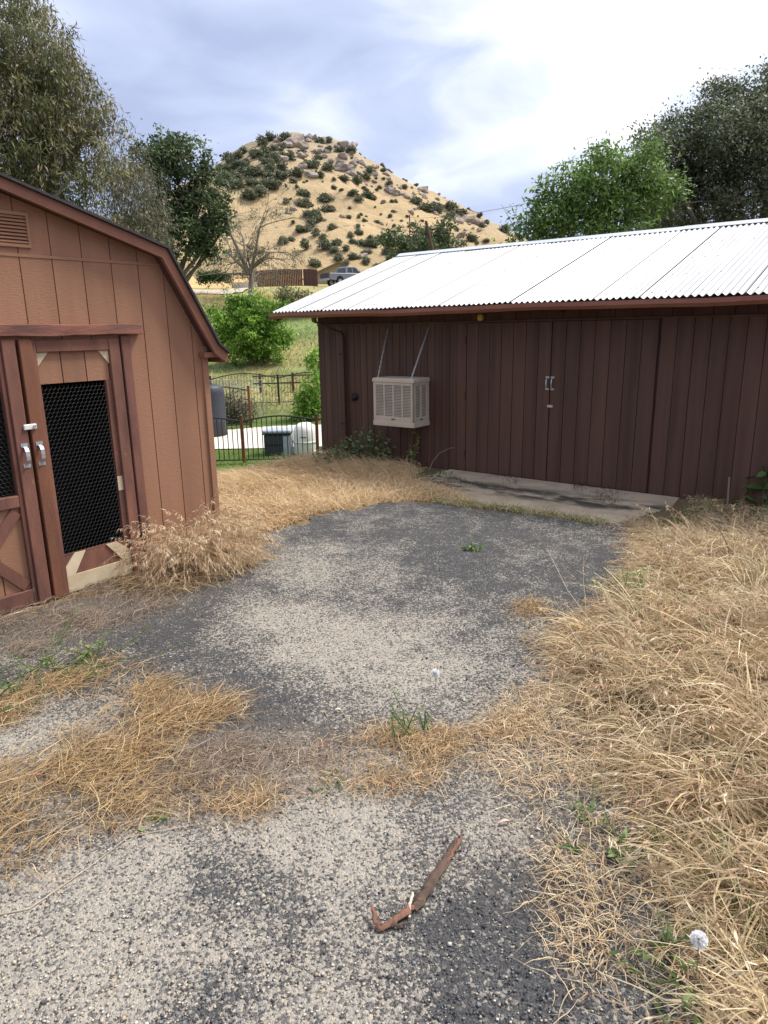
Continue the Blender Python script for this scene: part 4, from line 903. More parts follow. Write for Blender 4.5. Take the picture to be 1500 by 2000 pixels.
# half dead grey tree in front of the board fence
def bare_tree():
    rr = random.Random(21); base = np.array([-10.35, 58.]); bz = TZ(*base); r = empty('half_dead_tree', (base[0], base[1], bz)); tag(r, 'half dead grey tree with twisted bare branches before the board fence', 'tree')
    m_ = MB(); tips = []
    def grow(p, d, l, rad, lev):
        pts = [p]; rads = [rad]; n_ = 4
        for i in range(n_):
            d = (d+Vector((rr.gauss(0, 1), rr.gauss(0, 1), rr.gauss(0, .7)))*.16+Vector((0, 0, .03 if lev < 2 else -.05))).normalized(); p = p+d*l/n_; pts.append(p); rads.append(rad*(1-.5*(i+1)/n_))
        m_.tube(pts, rads, 7 if lev < 2 else 4, False)
        if lev >= 4: tips.append(p); return
        for k in range(rr.choice((3, 4)) if lev < 3 else 3):
            i = rr.randint(2, n_); nd = (d+Vector((rr.gauss(0, 1), rr.gauss(0, .8), rr.gauss(.1, .6)))*.75).normalized()
            grow(pts[i], nd, l*rr.uniform(.55, .85), rads[i]*.62, lev+1)
    grow(Vector((0, 0, -.2)), Vector((.0, 0, 1)), 2.6, .27, 0)
    for dx_, ln in ((-.35, 3.4), (.28, 3.6), (.02, 4.0), (-.6, 2.6), (.7, 2.4)): grow(Vector((0, 0, 2.0)), Vector((dx_, .1, .9)), ln, .15, 1)
    grow(Vector((0, 0, 2.0)), Vector((-.9, 0, .12)), 2.6, .08, 3)
    m_.build('trunk', MT['palebark'], r)
    tp = np.array([tuple(t) for t in tips]); pick = tp[RS.choice(len(tp), min(len(tp), 220), False)]
    vs, qs, col, _ = leaves(pick, np.full(len(pick), .35), 620, 10, .20, .06, GREYG, .3, .22)
    link('crown', np_mesh('crown', vs, qs, col), MT['leaf'], r)
bare_tree()

# hillside shrubs and boulders: single objects that share a few meshes
def shrub_mesh(seed):
    rs = np.random.RandomState(seed); c = [(0, 0, .35)]+[(rs.uniform(-.55, .55), rs.uniform(-.4, .4), rs.uniform(.2, .7)) for _ in range(6)]
    vs, qs, col, _ = leaves(c, rs.uniform(.30, .5, 7), 130, 6, .22, .17, [(.15,.17,.108),(.185,.205,.13),(.12,.14,.09)], 0, .16, rs, 2.6)  # greyed, lifted greens: slight distance haze put into the leaf colours
    return np_mesh('hill_shrub', vs, qs, col)
SM = [shrub_mesh(100+k) for k in range(5)]
def rock_mesh(seed):
    rr = random.Random(seed); bm = bmesh.new(); bmesh.ops.create_icosphere(bm, subdivisions=2, radius=.5)
    sx, sy, sz = rr.uniform(.8, 1.3), rr.uniform(.7, 1.1), rr.uniform(.55, .95); ph = [rr.uniform(0, 6) for _ in range(6)]
    for v in bm.verts:
        k = 1+.30*math.sin(v.co.x*6+ph[0])*math.sin(v.co.y*5+ph[1])+.18*math.sin(v.co.z*7+ph[2]+v.co.x*4)+rr.uniform(-.13, .13)
        v.co = Vector((v.co.x*sx, v.co.y*sy, v.co.z*sz))*k
    me = bpy.data.meshes.new('hill_boulder'); bm.to_mesh(me); bm.free(); me.materials.append(MT['boulder']); return me
RM = [rock_mesh(200+k) for k in range(6)]
for m_ in SM: m_.materials.append(MT['far_leaf'])
Z7 = 620/1500.
shr = [(565,375,80),(475,352,64),(440,262,56),(500,222,56),(575,232,60),(530,186,40),(420,300,38),(385,398,38),(465,404,62),(720,386,42),(770,362,56),(690,358,44),(715,296,56),(655,288,48),(770,285,40),(716,258,24),(610,334,26),(585,430,56),(520,455,70),(478,452,56),(500,492,62),(540,478,50),(450,524,54),(490,524,54),(530,544,44),(600,512,50),(737,544,40),(724,512,26),(688,554,36),(580,602,64),(615,592,50),(530,684,64),(700,655,54),(632,662,54),(405,572,38),(285,312,84),(322,322,60),(212,372,76),(150,312,66),(252,345,70),(550,268,48),(545,108,46),(587,108,36),(690,155,38),(636,130,36),(376,90,52),(322,92,54),(272,112,54),(1060,424,76),(1160,420,58),(1215,444,58),(1158,462,50),(1000,398,48),(870,312,34),(940,326,34),(1330,490,32),(1265,568,54),(1092,418,46),(780,244,44),(840,248,28),(400,184,52),(460,164,44),(1415,528,54),(640,150,40),(585,150,36),(330,190,50),(360,235,50),(800,600,56),(760,590,60),(480,600,50),(830,570,50)]
rs = np.random.RandomState(33)
for _ in range(58):
    X = rs.uniform(60, 370); t = rs.uniform(0, 1); top = np.interp(X, [60, 150, 270, 370], [205, 160, 105, 90]); shr.append((X, top+8+t*(300-top), rs.uniform(30, 58)))
for _ in range(34): shr.append((rs.uniform(330, 1150), rs.uniform(560, 700), rs.uniform(24, 52)))
for _ in range(26): shr.append((rs.uniform(700, 1350), rs.uniform(330, 640), rs.uniform(16, 34)))
for _ in range(60): shr.append((rs.uniform(380, 1000), rs.uniform(130, 520), rs.uniform(7, 24)))
for _ in range(16): shr.append((rs.uniform(-120, 60), rs.uniform(330, 560), rs.uniform(30, 60)))
for k, (X, Y_, s) in enumerate(shr):
    p = hill_hit(400+X*Z7, 230+Y_*Z7+s*Z7*.3); sz = s*Z7*p[1]/FPX*.68
    o = link('hill_shrub', SM[k % 5]); o.location = (p[0], p[1], p[2]-.12*sz); o.scale = (sz*rs.uniform(.85, 1.2), sz, sz*rs.uniform(.75, 1.05)); o.rotation_euler = (0, 0, rs.uniform(0, 6.3))
    pl_ = ('in the thicket on the left shoulder of the hill' if X < 380 and Y_ < 320 else 'near the rocky summit of the hill' if Y_ < 200 else 'on the long right ridge of the hill' if X > 900 else 'at the foot of the hill' if Y_ > 555 else 'on the open middle of the hillside')
    tag(o, ('large ' if s > 45 else 'small ')+'grey green shrub '+pl_, 'shrub', 'shrubs on the golden hillside')
rocks = [(420,108,70),(390,120,50),(445,125,46),(660,126,46),(690,132,36),(360,190,50),(340,185,40),(505,265,46),(650,232,48),(680,240,36),(695,262,40),(640,215,30),(1025,335,46),(1040,345,34),(1100,440,30),(1135,466,32),(1195,482,46),(1245,480,62),(1290,488,48),(1310,498,34),(900,350,34),(930,360,28),(955,372,34),(870,332,36),(920,330,24),(845,398,30),(975,440,28),(420,430,34),(395,445,28),(650,465,26),(745,655,40),(470,570,26),(1210,560,34),(700,215,30),(740,215,34),(800,232,24),(765,235,26)]
for _ in range(44):
    X = rs.uniform(700, 1330); rocks.append((X, np.interp(X, [700, 830, 950, 1080, 1200, 1330], [180, 235, 300, 365, 440, 492])+rs.uniform(6, 90), rs.uniform(10, 28)))
for _ in range(60): rocks.append((rs.uniform(330, 1300), rs.uniform(250, 640), rs.uniform(7, 20)))
for _ in range(46): rocks.append((rs.uniform(330, 760), rs.uniform(85, 270), rs.uniform(10, 34)))
for k, (X, Y_, s) in enumerate(rocks):
    if Y_ > 700: continue
    p = hill_hit(400+X*Z7, 230+Y_*Z7+s*Z7*.25); sz = s*Z7*p[1]/FPX*(1.2 if Y_ < 280 else 1.05)
    o = link('hill_boulder', RM[k % 6]); o.location = (p[0], p[1], p[2]+.05*sz); o.scale = (sz*1.1, sz, sz); o.rotation_euler = (rs.uniform(-.3, .3), rs.uniform(-.3, .3), rs.uniform(0, 6.3))
    pl_ = ('in the rocky summit of the hill' if Y_ < 200 else 'on the long right ridge of the hill' if X > 700 else 'on the open face of the hill')
    tag(o, ('large ' if s > 33 else 'small ')+'pale granite boulder '+pl_, 'boulder', 'boulders on the golden hillside')

# ================================================================== grass
def blades(base, L_, az, e0, e1, wd, col, seg=4, tipcol=None, twist=None, rs=RS):
    """curved strips: elevation bends from e0 at the root to e1 at the tip"""
    n = len(L_); t = (np.arange(seg)+.5)/seg; el = e0[:, None]+(e1-e0)[:, None]*t[None]**.8
    azz = az[:, None]+(rs.normal(size=n)*.5)[:, None]*t[None]+np.cumsum(rs.normal(size=(n, seg))*.16, 1); el = el+np.where(rs.uniform(size=(n, seg)) < .07, rs.normal(size=(n, seg))*.8, 0)
    st = (L_/seg)[:, None]; dx = np.cos(el)*np.cos(azz)*st; dy = np.cos(el)*np.sin(azz)*st; dz = np.sin(el)*st
    pts = np.zeros((n, seg+1, 3)); pts[:, 0] = base
    pts[:, 1:, 0] = base[:, None, 0]+np.cumsum(dx, 1); pts[:, 1:, 1] = base[:, None, 1]+np.cumsum(dy, 1); pts[:, 1:, 2] = base[:, None, 2]+np.cumsum(dz, 1)
    flo = base[:, 2][:, None]+.012+rs.uniform(0, .02, n)[:, None]; pts[:, :, 2] = np.maximum(pts[:, :, 2], np.where(np.arange(seg+1)[None] == 0, base[:, 2][:, None], flo))
    sa = az+math.pi/2+rs.normal(size=n)*.6; sd = np.stack([np.cos(sa), np.sin(sa), rs.normal(size=n)*.45], -1)
    tp = np.linspace(1, .12, seg+1)**.7; off = sd[:, None]*(wd[:, None]*tp[None])[..., None]*.5
    vs = np.stack([pts-off, pts+off], 2).reshape(n, -1, 3)
    i = np.arange(seg)*2; q = np.stack([i, i+1, i+3, i+2], -1); qs = (q[None]+(np.arange(n)*(2*(seg+1)))[:, None, None]).reshape(-1, 4)
    cc = np.repeat(col[:, None], 2*(seg+1), 1)
    return vs.reshape(-1, 3), qs, cc.reshape(-1, 3), pts
class Acc:
    def __init__(s): s.v = []; s.q = []; s.c = []; s.n = 0
    def add(s, v, q, c): s.v.append(v); s.q.append(q+s.n); s.c.append(c); s.n += len(v)
    def build(s, name, mat, label, cat, kind='stuff', parent=None):
        o = link(name, np_mesh(name, np.concatenate(s.v), np.concatenate(s.q), np.concatenate(s.c)), mat, parent); return tag(o, label, cat, kind=kind)
def pick_pal(pal, n, var=.18, rs=RS): pal = np.asarray(pal); return pal[rs.randint(0, len(pal), n)]*(1+rs.uniform(-var, var, (n, 1)))
def seeds(acc, tips, dirs, per, ll, lw, col, droop=1.2, rs=RS):
    n = len(tips)*per; ti = np.repeat(np.arange(len(tips)), per); k = rs.uniform(0, 1, n)
    p = tips[ti]-dirs[ti]*(k*.11)[:, None]; d = unit(dirs[ti]*.8+rs.normal(size=(n, 3))*.45+np.array([0, 0, -droop*.5])); sd = unit(np.cross(d, rs.normal(size=(n, 3))))
    l = (ll*rs.uniform(.6, 1.3, n))[:, None]; w_ = lw
    vs = np.stack([p, p+d*l*.45+sd*w_, p+d*l, p+d*l*.45-sd*w_], 1).reshape(-1, 3); acc.add(vs, np.arange(n*4).reshape(-1, 4), np.repeat(col[ti]*(1+rs.uniform(-.15, .15, (n, 1))), 4, 0))
def scatter(poly, n, dens=None, rs=RS):
    poly = np.array(poly); lo, hi = poly.min(0), poly.max(0); out_ = np.zeros((0, 2))
    while len(out_) < n:
        p = lo+rs.uniform(size=(n, 2))*(hi-lo); k = inpoly(p[:, 0], p[:, 1], [tuple(q_) for q_ in poly])
        if dens is not None: k &= rs.uniform(size=n) < dens(p[:, 0], p[:, 1])
        if k.sum() == 0: break
        out_ = np.concatenate([out_, p[k]])
    return out_[:n]
def lift(p, dz=0.): return np.column_stack([p, terr(p[:, 0], p[:, 1])+dz])
STRAW = [(.62,.49,.305),(.68,.56,.37),(.56,.425,.255),(.47,.345,.20),(.71,.61,.43),(.35,.245,.15),(.42,.35,.22)]
RUSTY = [(.45,.30,.14),(.38,.235,.11),(.54,.39,.21),(.28,.18,.10),(.60,.47,.29),(.21,.145,.09)]
PALE = [(.58,.43,.27),(.53,.37,.235),(.62,.48,.33),(.44,.29,.19)]
GREEN = [(.12,.20,.045),(.16,.25,.06),(.20,.27,.09),(.09,.15,.04)]
# right hand field
RF = [(2.50,6.30),(2.24,5.45),(1.62,4.4),(1.10,3.85),(1.04,3.2),(1.12,2.8),(1.06,2.1),(.98,1.5),(.98,.9),(3.5,.9),(7.2,4.8),(5.6,6.05),(4.2,7.0),(3.35,7.25),(3.05,6.75)]
a = Acc()
def field_density(x, y): return .35+.65*sm(.30, .55, fbm(x*1.4, y*1.4, 81))
RFX = [.9, 1.5, 2.1, 2.8, 3.2, 3.85, 4.4, 5.45, 6.42]; RFE = [.92, .98, 1.06, 1.12, 1.04, 1.10, 1.62, 2.24, 2.50]
def field_blades(p, az, Lb, e0, e1, wd, cl, sp):
    v, q, c, pts = blades(lift(p, .006), Lb, az, e0, e1, wd, cl, 5); a.add(v, q, c)
    k = RS.uniform(size=len(p)) < sp; seeds(a, pts[k][:, -1], unit(pts[k][:, -1]-pts[k][:, -2]), 7, .042, .0034, pick_pal(PALE+[(.70,.60,.44)], k.sum()), 1.3)
def flow(x, y): return fbm(x*.7, y*.7, 83)*3.2+math.pi*.55
def tallness(x, y): return (.55+.85*fbm(x*1.1, y*1.1, 85))*(.70+.30*np.clip((x-np.interp(y, RFX, RFE))/.45, 0, 1))*(1-.68*sm(5.2, 6.5, y))
cp = scatter(RF, 2300); cn = len(cp); per = 19; ci = np.repeat(np.arange(cn), per); n = len(ci)            # clumps: a common lean, roots close together
p = cp[ci]+RS.normal(size=(n, 2))*.035; caz = flow(cp[:, 0], cp[:, 1])+RS.normal(size=cn)*1.0; cL = (.28+.30*RS.beta(2, 2, cn))*tallness(cp[:, 0], cp[:, 1]); ce0 = RS.uniform(.75, 1.45, cn); ce1 = RS.uniform(-1.0, .15, cn); cc_ = pick_pal(STRAW, cn, .2)
field_blades(p, caz[ci]+RS.normal(size=n)*.7, cL[ci]*RS.uniform(.6, 1.25, n), np.clip(ce0[ci]+RS.normal(size=n)*.22, .1, 1.5), ce1[ci]+RS.normal(size=n)*.3, RS.gamma(5, .00105, n)+.0018, cc_[ci]*(1+RS.uniform(-.25, .22, (n, 1))), .30)
p = scatter(RF, 24000, field_density); n = len(p)
field_blades(p, flow(p[:, 0], p[:, 1])+RS.normal(size=n)*1.2, RS.uniform(.10, .36, n)*tallness(p[:, 0], p[:, 1]), RS.uniform(.1, 1.2, n), RS.uniform(-.9, .1, n), RS.uniform(.002, .004, n), pick_pal(STRAW+[(.30,.19,.10)], n), .08)
t = RS.uniform(0, 1, 7000); yb = .95+t*5.5; n = 7000; xb = np.interp(yb, RFX, RFE)+RS.normal(size=n)*.09+.02
field_blades(np.column_stack([xb, yb]), math.pi+RS.normal(size=n)*.85, RS.uniform(.06, .30, n), RS.uniform(.15, 1.1, n), RS.uniform(-.8, .1, n), RS.uniform(.0022, .0045, n), pick_pal(STRAW+[(.36,.24,.13)], n), .12)
a.build('dry_grass_field', MT['grass'], 'long lodged straw coloured dry grass covering the ground on the right', 'grass')
a = Acc(); p = scatter(RF, 3400, lambda x, y: sm(.55, .72, fbm(x*1.1+5, y*1.1, 91))+.5*sm(6.2, 6.9, y)); n = len(p)
v, q, c, _ = blades(lift(p, .006), RS.uniform(.08, .26, n), RS.uniform(0, 6.3, n), RS.uniform(.8, 1.5, n), RS.uniform(-.3, .9, n), RS.uniform(.003, .006, n), pick_pal(GREEN, n), 4); a.add(v, q, c)
a.build('green_grass', MT['grass'], 'green grass shoots showing through the dry field on the right', 'grass')
# long upright stems standing over the field
a = Acc(); p = scatter(RF, 700, lambda x, y: sm(.45, .6, fbm(x*1.3+2, y*1.3, 93))*(1-sm(5.2, 6.0, y))); n = len(p)
v, q, c, pts = blades(lift(p, .006), RS.uniform(.35, .62, n), RS.uniform(0, 6.3, n), RS.uniform(.9, 1.45, n), RS.uniform(-.2, .9, n), RS.uniform(.003, .0045, n), pick_pal([(.62,.50,.30),(.66,.55,.36),(.55,.42,.24)], n), 6); a.add(v, q, c)
seeds(a, pts[:, -1], unit(pts[:, -1]-pts[:, -2]), 8, .034, .003, pick_pal(PALE, n), 1.4)
a.build('tall_dry_stems', MT['grass'], 'tall pale dry grass stems with seed heads rising over the right hand field', 'grass')
# matted dry grass between the buildings
LF = [(-1.42,5.0),(-1.28,5.5),(-1.18,6.25),(-.66,7.05),(0,7.42),(.55,7.52),(1.0,7.25),(.35,8.6),(.55,9.25),(-.2,9.95),(-.85,10.75),(-2.1,10.6),(-3.3,9.6),(-1.62,6.15),(-1.75,5.6)]
a = Acc(); p = scatter(LF, 46000, lambda x, y: .4+.6*sm(.3, .55, fbm(x*1.6, y*1.6, 95))); n = len(p)
az = fbm(p[:, 0]*.9, p[:, 1]*.9, 97)*5+RS.normal(size=n)*.9
Lb = RS.uniform(.12, .36, n)*(.7+.6*fbm(p[:, 0]*1.2, p[:, 1]*1.2, 99)); cl = pick_pal([(.60,.445,.26),(.65,.50,.31),(.54,.38,.205),(.46,.30,.155),(.69,.56,.38)], n)
v, q, c, pts = blades(lift(p, .005), Lb, az, RS.uniform(.3, 1.35, n), RS.uniform(-1., .2, n), RS.uniform(.0035, .0065, n), cl, 4); a.add(v, q, c)
k = RS.uniform(size=n) < .08; seeds(a, pts[k][:, -1], unit(pts[k][:, -1]-pts[k][:, -2]), 4, .028, .003, pick_pal(PALE, k.sum()))
a.build('dry_grass_mat', MT['grass'], 'matted golden dry grass between the barn shed and the workshop', 'grass')
# fringe along the slab and pad edge
a = Acc(); fr = np.array([(.55,7.5),(1.33,7.03),(2.1,6.47)]); t = RS.uniform(0, 1, 2600); p = np.column_stack([np.interp(t*2, [0, 1, 2], fr[:, 0]), np.interp(t*2, [0, 1, 2], fr[:, 1])])+RS.normal(size=(2600, 2))*.05
n = len(p); cl = np.where(RS.uniform(size=(n, 1)) < .35, pick_pal(GREEN, n), pick_pal(STRAW, n)); v, q, c, _ = blades(lift(p, .01), RS.uniform(.03, .13, n), RS.uniform(0, 6.3, n), RS.uniform(.4, 1.4, n), RS.uniform(-.6, .8, n), RS.uniform(.003, .005, n), cl, 3); a.add(v, q, c)
a.build('grass_fringe', MT['grass'], 'thin grass fringe growing along the front edge of the concrete slab', 'grass')
# drooping brome tuft at the shed corner
a = Acc()
bp = np.array([world_uv(-4.70+RS.uniform(0, .26), 2.26+RS.triangular(.80, 1.0, 1.40)) for _ in range(1000)]); n = len(bp)
Lb = RS.uniform(.32, .76, n); az = RS.uniform(-1.75, 1.75, n)-YAW
v, q, c, pts = blades(lift(bp, .005), Lb, az, RS.uniform(1.2, 1.54, n), RS.uniform(-1.0, .5, n), RS.uniform(.0022, .004, n), pick_pal(STRAW, n), 6); a.add(v, q, c)
seeds(a, pts[:, -1], unit(pts[:, -1]-pts[:, -2]), 13, .042, .0032, pick_pal([(.60,.46,.30),(.54,.395,.25),(.64,.51,.36),(.47,.32,.20)], n), 1.8)
bp = np.array([world_uv(-4.70+RS.uniform(0, .5), 2.26+RS.uniform(.50, 1.45)) for _ in range(2600)]); n = len(bp)
v, q, c, _ = blades(lift(bp, .005), RS.uniform(.12, .36, n), RS.normal(size=n)*1.2-YAW+.1, RS.uniform(.2, 1.1, n), RS.uniform(-1, 0, n), RS.uniform(.003, .005, n), pick_pal(RUSTY+STRAW, n), 4); a.add(v, q, c)
a.build('brome_tuft', MT['grass'], 'bushy dry brome tuft with drooping seed heads at the barn shed corner', 'grass')
# rusty thatch patches on the pad
def thatch(name, label, polys_px, counts, pal, lmin, lmax, az0, azs, flat=.35, dz=.014):
    a = Acc()
    for poly, cnt in zip(polys_px, counts):
        pg = [tuple(G(*q_)[:2]) for q_ in poly]; p = scatter(pg, cnt, lambda x, y: .04+.96*sm(.40, .64, fbm(x*2.6, y*2.6, 101)*.6+fbm(x*7, y*7, 103)*.4))+RS.normal(size=(cnt, 2))*.05
        n = len(p); v, q, c, _ = blades(lift(p, dz), RS.uniform(lmin, lmax, n), az0+RS.normal(size=n)*azs, RS.uniform(.02, flat*2.2, n), RS.uniform(-.7, .15, n), RS.uniform(.002, .0042, n), pick_pal(pal, n), 4); a.add(v, q, c)
    return a.build(name, MT['grass'], label, 'grass')
thatch('thatch_patch', 'large rusty orange flattened dead grass patch on the left of the pad', [[(-60,1520),(60,1470),(200,1350),(330,1330),(470,1390),(430,1430),(330,1460),(360,1540),(300,1610),(150,1640),(-60,1760)], [(230,1330),(420,1380),(460,1400),(300,1450),(200,1420)]], [3300, 600], RUSTY, .06, .24, R(25), 1.0, .35)
thatch('thatch_patch', 'smaller rusty dead grass patch below the barn shed doors', [[(-40,1390),(60,1330),(170,1290),(290,1300),(230,1340),(90,1380),(-40,1440)]], [1300], RUSTY, .06, .2, R(15), 1.0, .35)
thatch('thatch_patch', 'curly yellow brown dead grass strip across the middle of the pad', [[(600,1480),(700,1430),(850,1440),(990,1420),(1040,1400),(1010,1450),(870,1470),(860,1530),(760,1560),(650,1560)], [(350,1560),(480,1540),(560,1560),(480,1590),(360,1610)]], [2000, 500], RUSTY+PALE[:2], .04, .13, R(0), 1.8, .5)
thatch('thatch_patch', 'small round dead grass clump at the right edge of the pad', [[(985,1195),(1030,1178),(1080,1185),(1075,1215),(1020,1220)]], [420], RUSTY, .05, .12, R(0), 2, .45)
thatch('litter_straw', 'loose straw and chaff strewn where the pad meets the right hand field', [[(960,1380),(1080,1330),(1190,1500),(1210,1700),(1230,1900),(1150,1990),(1080,1800),(1060,1620),(940,1500)]], [2600], STRAW+PALE, .03, .14, R(160), 1.4, .15)
thatch('litter_straw', 'dark grey brown stems and litter between the two rusty patches', [[(360,1480),(520,1450),(650,1470),(660,1530),(520,1560),(380,1590)], [(-60,1215),(120,1170),(260,1120),(430,1120),(300,1200),(60,1280),(-60,1300)]], [1500, 4600], [(.26,.19,.14),(.34,.26,.20),(.20,.15,.11),(.42,.34,.27)], .03, .14, R(20), .9, .25)
thatch('slab_litter', 'dark leaf litter heaps lying on the concrete slab', [[(960,930),(1010,925),(1060,940),(1000,950)], [(1110,945),(1150,940),(1210,960),(1250,985),(1190,990),(1130,965)], [(880,935),(940,945),(930,955),(870,945)]], [260, 500, 200], [(.035,.03,.022),(.06,.048,.034),(.05,.055,.022)], .015, .06, 0, 3, .4, .024)
# lawn behind the fence and grass on the slope
a = Acc(); p = scatter([(-7,11.5),(-.4,11.5),(.8,19.8),(-3.2,19.5),(-7,19.2)], 9000); n = len(p)
v, q, c, _ = blades(lift(p), RS.uniform(.06, .2, n), RS.uniform(0, 6.3, n), RS.uniform(.7, 1.5, n), RS.uniform(-.4, .9, n), RS.uniform(.008, .016, n), pick_pal([(.12,.21,.035),(.16,.26,.045),(.20,.29,.07),(.09,.16,.03)], n), 3); a.add(v, q, c)
a.build('lawn_grass', MT['grass'], 'fresh green grass around the iron fence and pool equipment', 'grass')
a = Acc(); p = scatter([(-13,27),(0,27),(3,64),(-24,64),(-19,40)], 26000, lambda x, y: .3+.7*sm(.35, .6, fbm(x*.5, y*.5, 111))); n = len(p)
dq = sm(.50, .72, fbm(p[:, 0]*.16+4, p[:, 1]*.16, 31))*.45+sm(50, 62, p[:, 1])*.4; cl = np.where((RS.uniform(size=n) < np.clip(dq, .08, .9))[:, None], pick_pal([(.46,.37,.20),(.50,.41,.24),(.38,.31,.16)], n), pick_pal([(.19,.25,.085),(.24,.29,.11),(.155,.215,.07),(.28,.30,.14)], n))
v, q, c, _ = blades(lift(p), RS.uniform(.15, .5, n), RS.uniform(0, 6.3, n), RS.uniform(.6, 1.5, n), RS.uniform(-.5, .8, n), RS.uniform(.02, .045, n), cl, 3); a.add(v, q, c)
a.build('slope_grass', MT['grass'], 'pale green and straw grass on the slope below the road', 'grass')

# ================================================================== pebbles
a = Acc(); n = 22000
yy = 1.2+RS.uniform(0, 1, n)**1.6*4.3; xx = RS.uniform(-.75, .62, n)*yy*.95; k = inpoly(xx, yy, PAD); xx, yy = xx[k], yy[k]; n = len(xx)
wv = np.interp(np.arange(1), [0], [0]); ix = np.clip(((xx+4.0)/.02).astype(int), 0, wear.shape[1]-1); iy = np.clip(((yy-.35)/.02).astype(int), 0, wear.shape[0]-1); ww = wear[iy, ix]
lightp = RS.uniform(size=n) < np.clip(ww*.9+.08, 0, .9)
col = np.where(lightp[:, None], pick_pal([(.46,.40,.32),(.40,.36,.30),(.50,.46,.40),(.36,.28,.22)], n), pick_pal([(.06,.062,.07),(.10,.10,.11),(.045,.045,.05),(.16,.17,.19)], n))
sz = RS.gamma(4, .00068, n)+.0011; big = RS.uniform(size=n) < .006; sz[big] *= 1.5
oc = np.array([(1,0,0),(0,1,0),(-1,0,0),(0,-1,0),(0,0,.55),(0,0,-.5)], float); rot = RS.uniform(0, 6.3, n); ca, sa = np.cos(rot), np.sin(rot)
vv_ = oc[None]*RS.uniform(.6, 1.3, (n, 6, 1)); vx = vv_[..., 0]*ca[:, None]-vv_[..., 1]*sa[:, None]; vy = vv_[..., 0]*sa[:, None]+vv_[..., 1]*ca[:, None]
vs = np.stack([vx, vy, vv_[..., 2]], -1)*sz[:, None, None]+np.column_stack([xx, yy, terr(xx, yy)+.014+sz*.3])[:, None]
tri = np.array([(0,1,4),(1,2,4),(2,3,4),(3,0,4),(1,0,5),(2,1,5),(3,2,5),(0,3,5)]); qs = (tri[None]+(np.arange(n)*6)[:, None, None]).reshape(-1, 3)
pb_ = link('pebbles', np_mesh('pebbles', vs, qs, np.repeat(col, 6, 0)), MT['pebble']); tag(pb_, 'loose grey and beige pebbles on the worn asphalt pad', 'pebbles', kind='stuff')

# ================================================================== small things on the ground
def ragged(pts, wds, k=4, seed=1):
    rr = random.Random(seed); P2 = []; W2 = []
    for i in range(len(pts)-1):
        for j in range(k):
            t = j/k; a_, b_ = pts[i], pts[i+1]; P2.append(tuple(a_[m]*(1-t)+b_[m]*t+rr.gauss(0, .0022)*(m < 2) for m in range(3))); W2.append((wds[i]*(1-t)+wds[i+1]*t)*rr.uniform(.78, 1.15))
    return P2+[pts[-1]], W2+[wds[-1]]
def strip_piece(m_, pts, wds, thick, curl=.35):
    """a curled strip of bark: cross-section is a shallow arc with thickness"""
    pts, wds = ragged(pts, wds, 4, len(pts)); pts = [Vector(p) for p in pts]; ns = 6; top = []; bot = []
    for i, p in enumerate(pts):
        d = (pts[min(i+1, len(pts)-1)]-pts[max(i-1, 0)]).normalized(); s_ = d.cross(Vector((0, 0, 1))).normalized()
        for k in range(ns):
            t = k/(ns-1)-.5; h = (.25-t*t)*wds[i]*curl*4; w_ = p+s_*t*wds[i]+Vector((0, 0, h)); top.append(w_+Vector((0, 0, thick))); bot.append(w_)
    n = len(pts); vs = top+bot; o_ = len(top); fs = []
    for i in range(n-1):
        for k in range(ns-1):
            fs.append((i*ns+k, i*ns+k+1, (i+1)*ns+k+1, (i+1)*ns+k)); fs.append((o_+i*ns+k, o_+(i+1)*ns+k, o_+(i+1)*ns+k+1, o_+i*ns+k+1))
        fs.append((i*ns, (i+1)*ns, o_+(i+1)*ns, o_+i*ns)); fs.append((i*ns+ns-1, o_+i*ns+ns-1, o_+(i+1)*ns+ns-1, (i+1)*ns+ns-1))
    for i in (0, n-1):
        for k in range(ns-1): fs.append((i*ns+k, o_+i*ns+k, o_+i*ns+k+1, i*ns+k+1))
    return m_.add(vs, fs)
def gpt(px, py, h=0.): g_ = G(px, py); return (g_[0], g_[1], TZ(g_[0], g_[1])+.016+h)
b0 = gpt(810, 1745); r = empty('bark_strip', b0); tag(r, 'curled strip of brown bark lying on the pad in the foreground', 'bark')
L3 = lambda px, py, h=0.: tuple(np.array(gpt(px, py))-np.array(b0)+np.array([0, 0, h]))
strip_piece(MB(), [L3(896,1652,.012), L3(885,1672,.018), L3(868,1700,.016), L3(845,1735,.010), L3(825,1765,.006), L3(808,1790,.003)], [.018,.032,.038,.042,.038,.022], .003, .28).build('main_strip', MT['barkpiece'], r)
strip_piece(MB(), [L3(902,1648,.014), L3(893,1668,.022), L3(880,1690,.021), L3(862,1715,.013)], [.008,.015,.012,.005], .004, .5).build('split_edge', MT['barkinner'], r)
strip_piece(MB(), [L3(808,1783,.008), L3(790,1800,.014), L3(768,1815,.010), L3(745,1826,.004), L3(735,1822,.016), L3(728,1795,.030)], [.018,.028,.026,.024,.020,.007], .003, .3).build('bent_end', MT['barkinner'], r)
strip_piece(MB(), [L3(760,1820,.004), L3(782,1822,.010), L3(802,1820,.012)], [.016,.012,.005], .003, .4).build('splinter', MT['barkpiece'], r)
strip_piece(MB(), [L3(806,1765,.022), L3(801,1785,.020), L3(800,1806,.006)], [.008,.010,.006], .002, .3).build('pale_splinter', MT['stick'], r)
def stick(name, label, pts_px, rad, mat, hs=None, cat='stick'):
    pts = [gpt(a_, b_, (hs[i] if hs else 0)+rad) for i, (a_, b_) in enumerate(pts_px)]; o0 = pts[0]
    o = MB().tube(pts, [rad*(1-.5*i/(len(pts)-1)) for i in range(len(pts))], 6).build(name, MT[mat], None, off=o0, smooth=True); o.location = o0; return tag(o, label, cat)
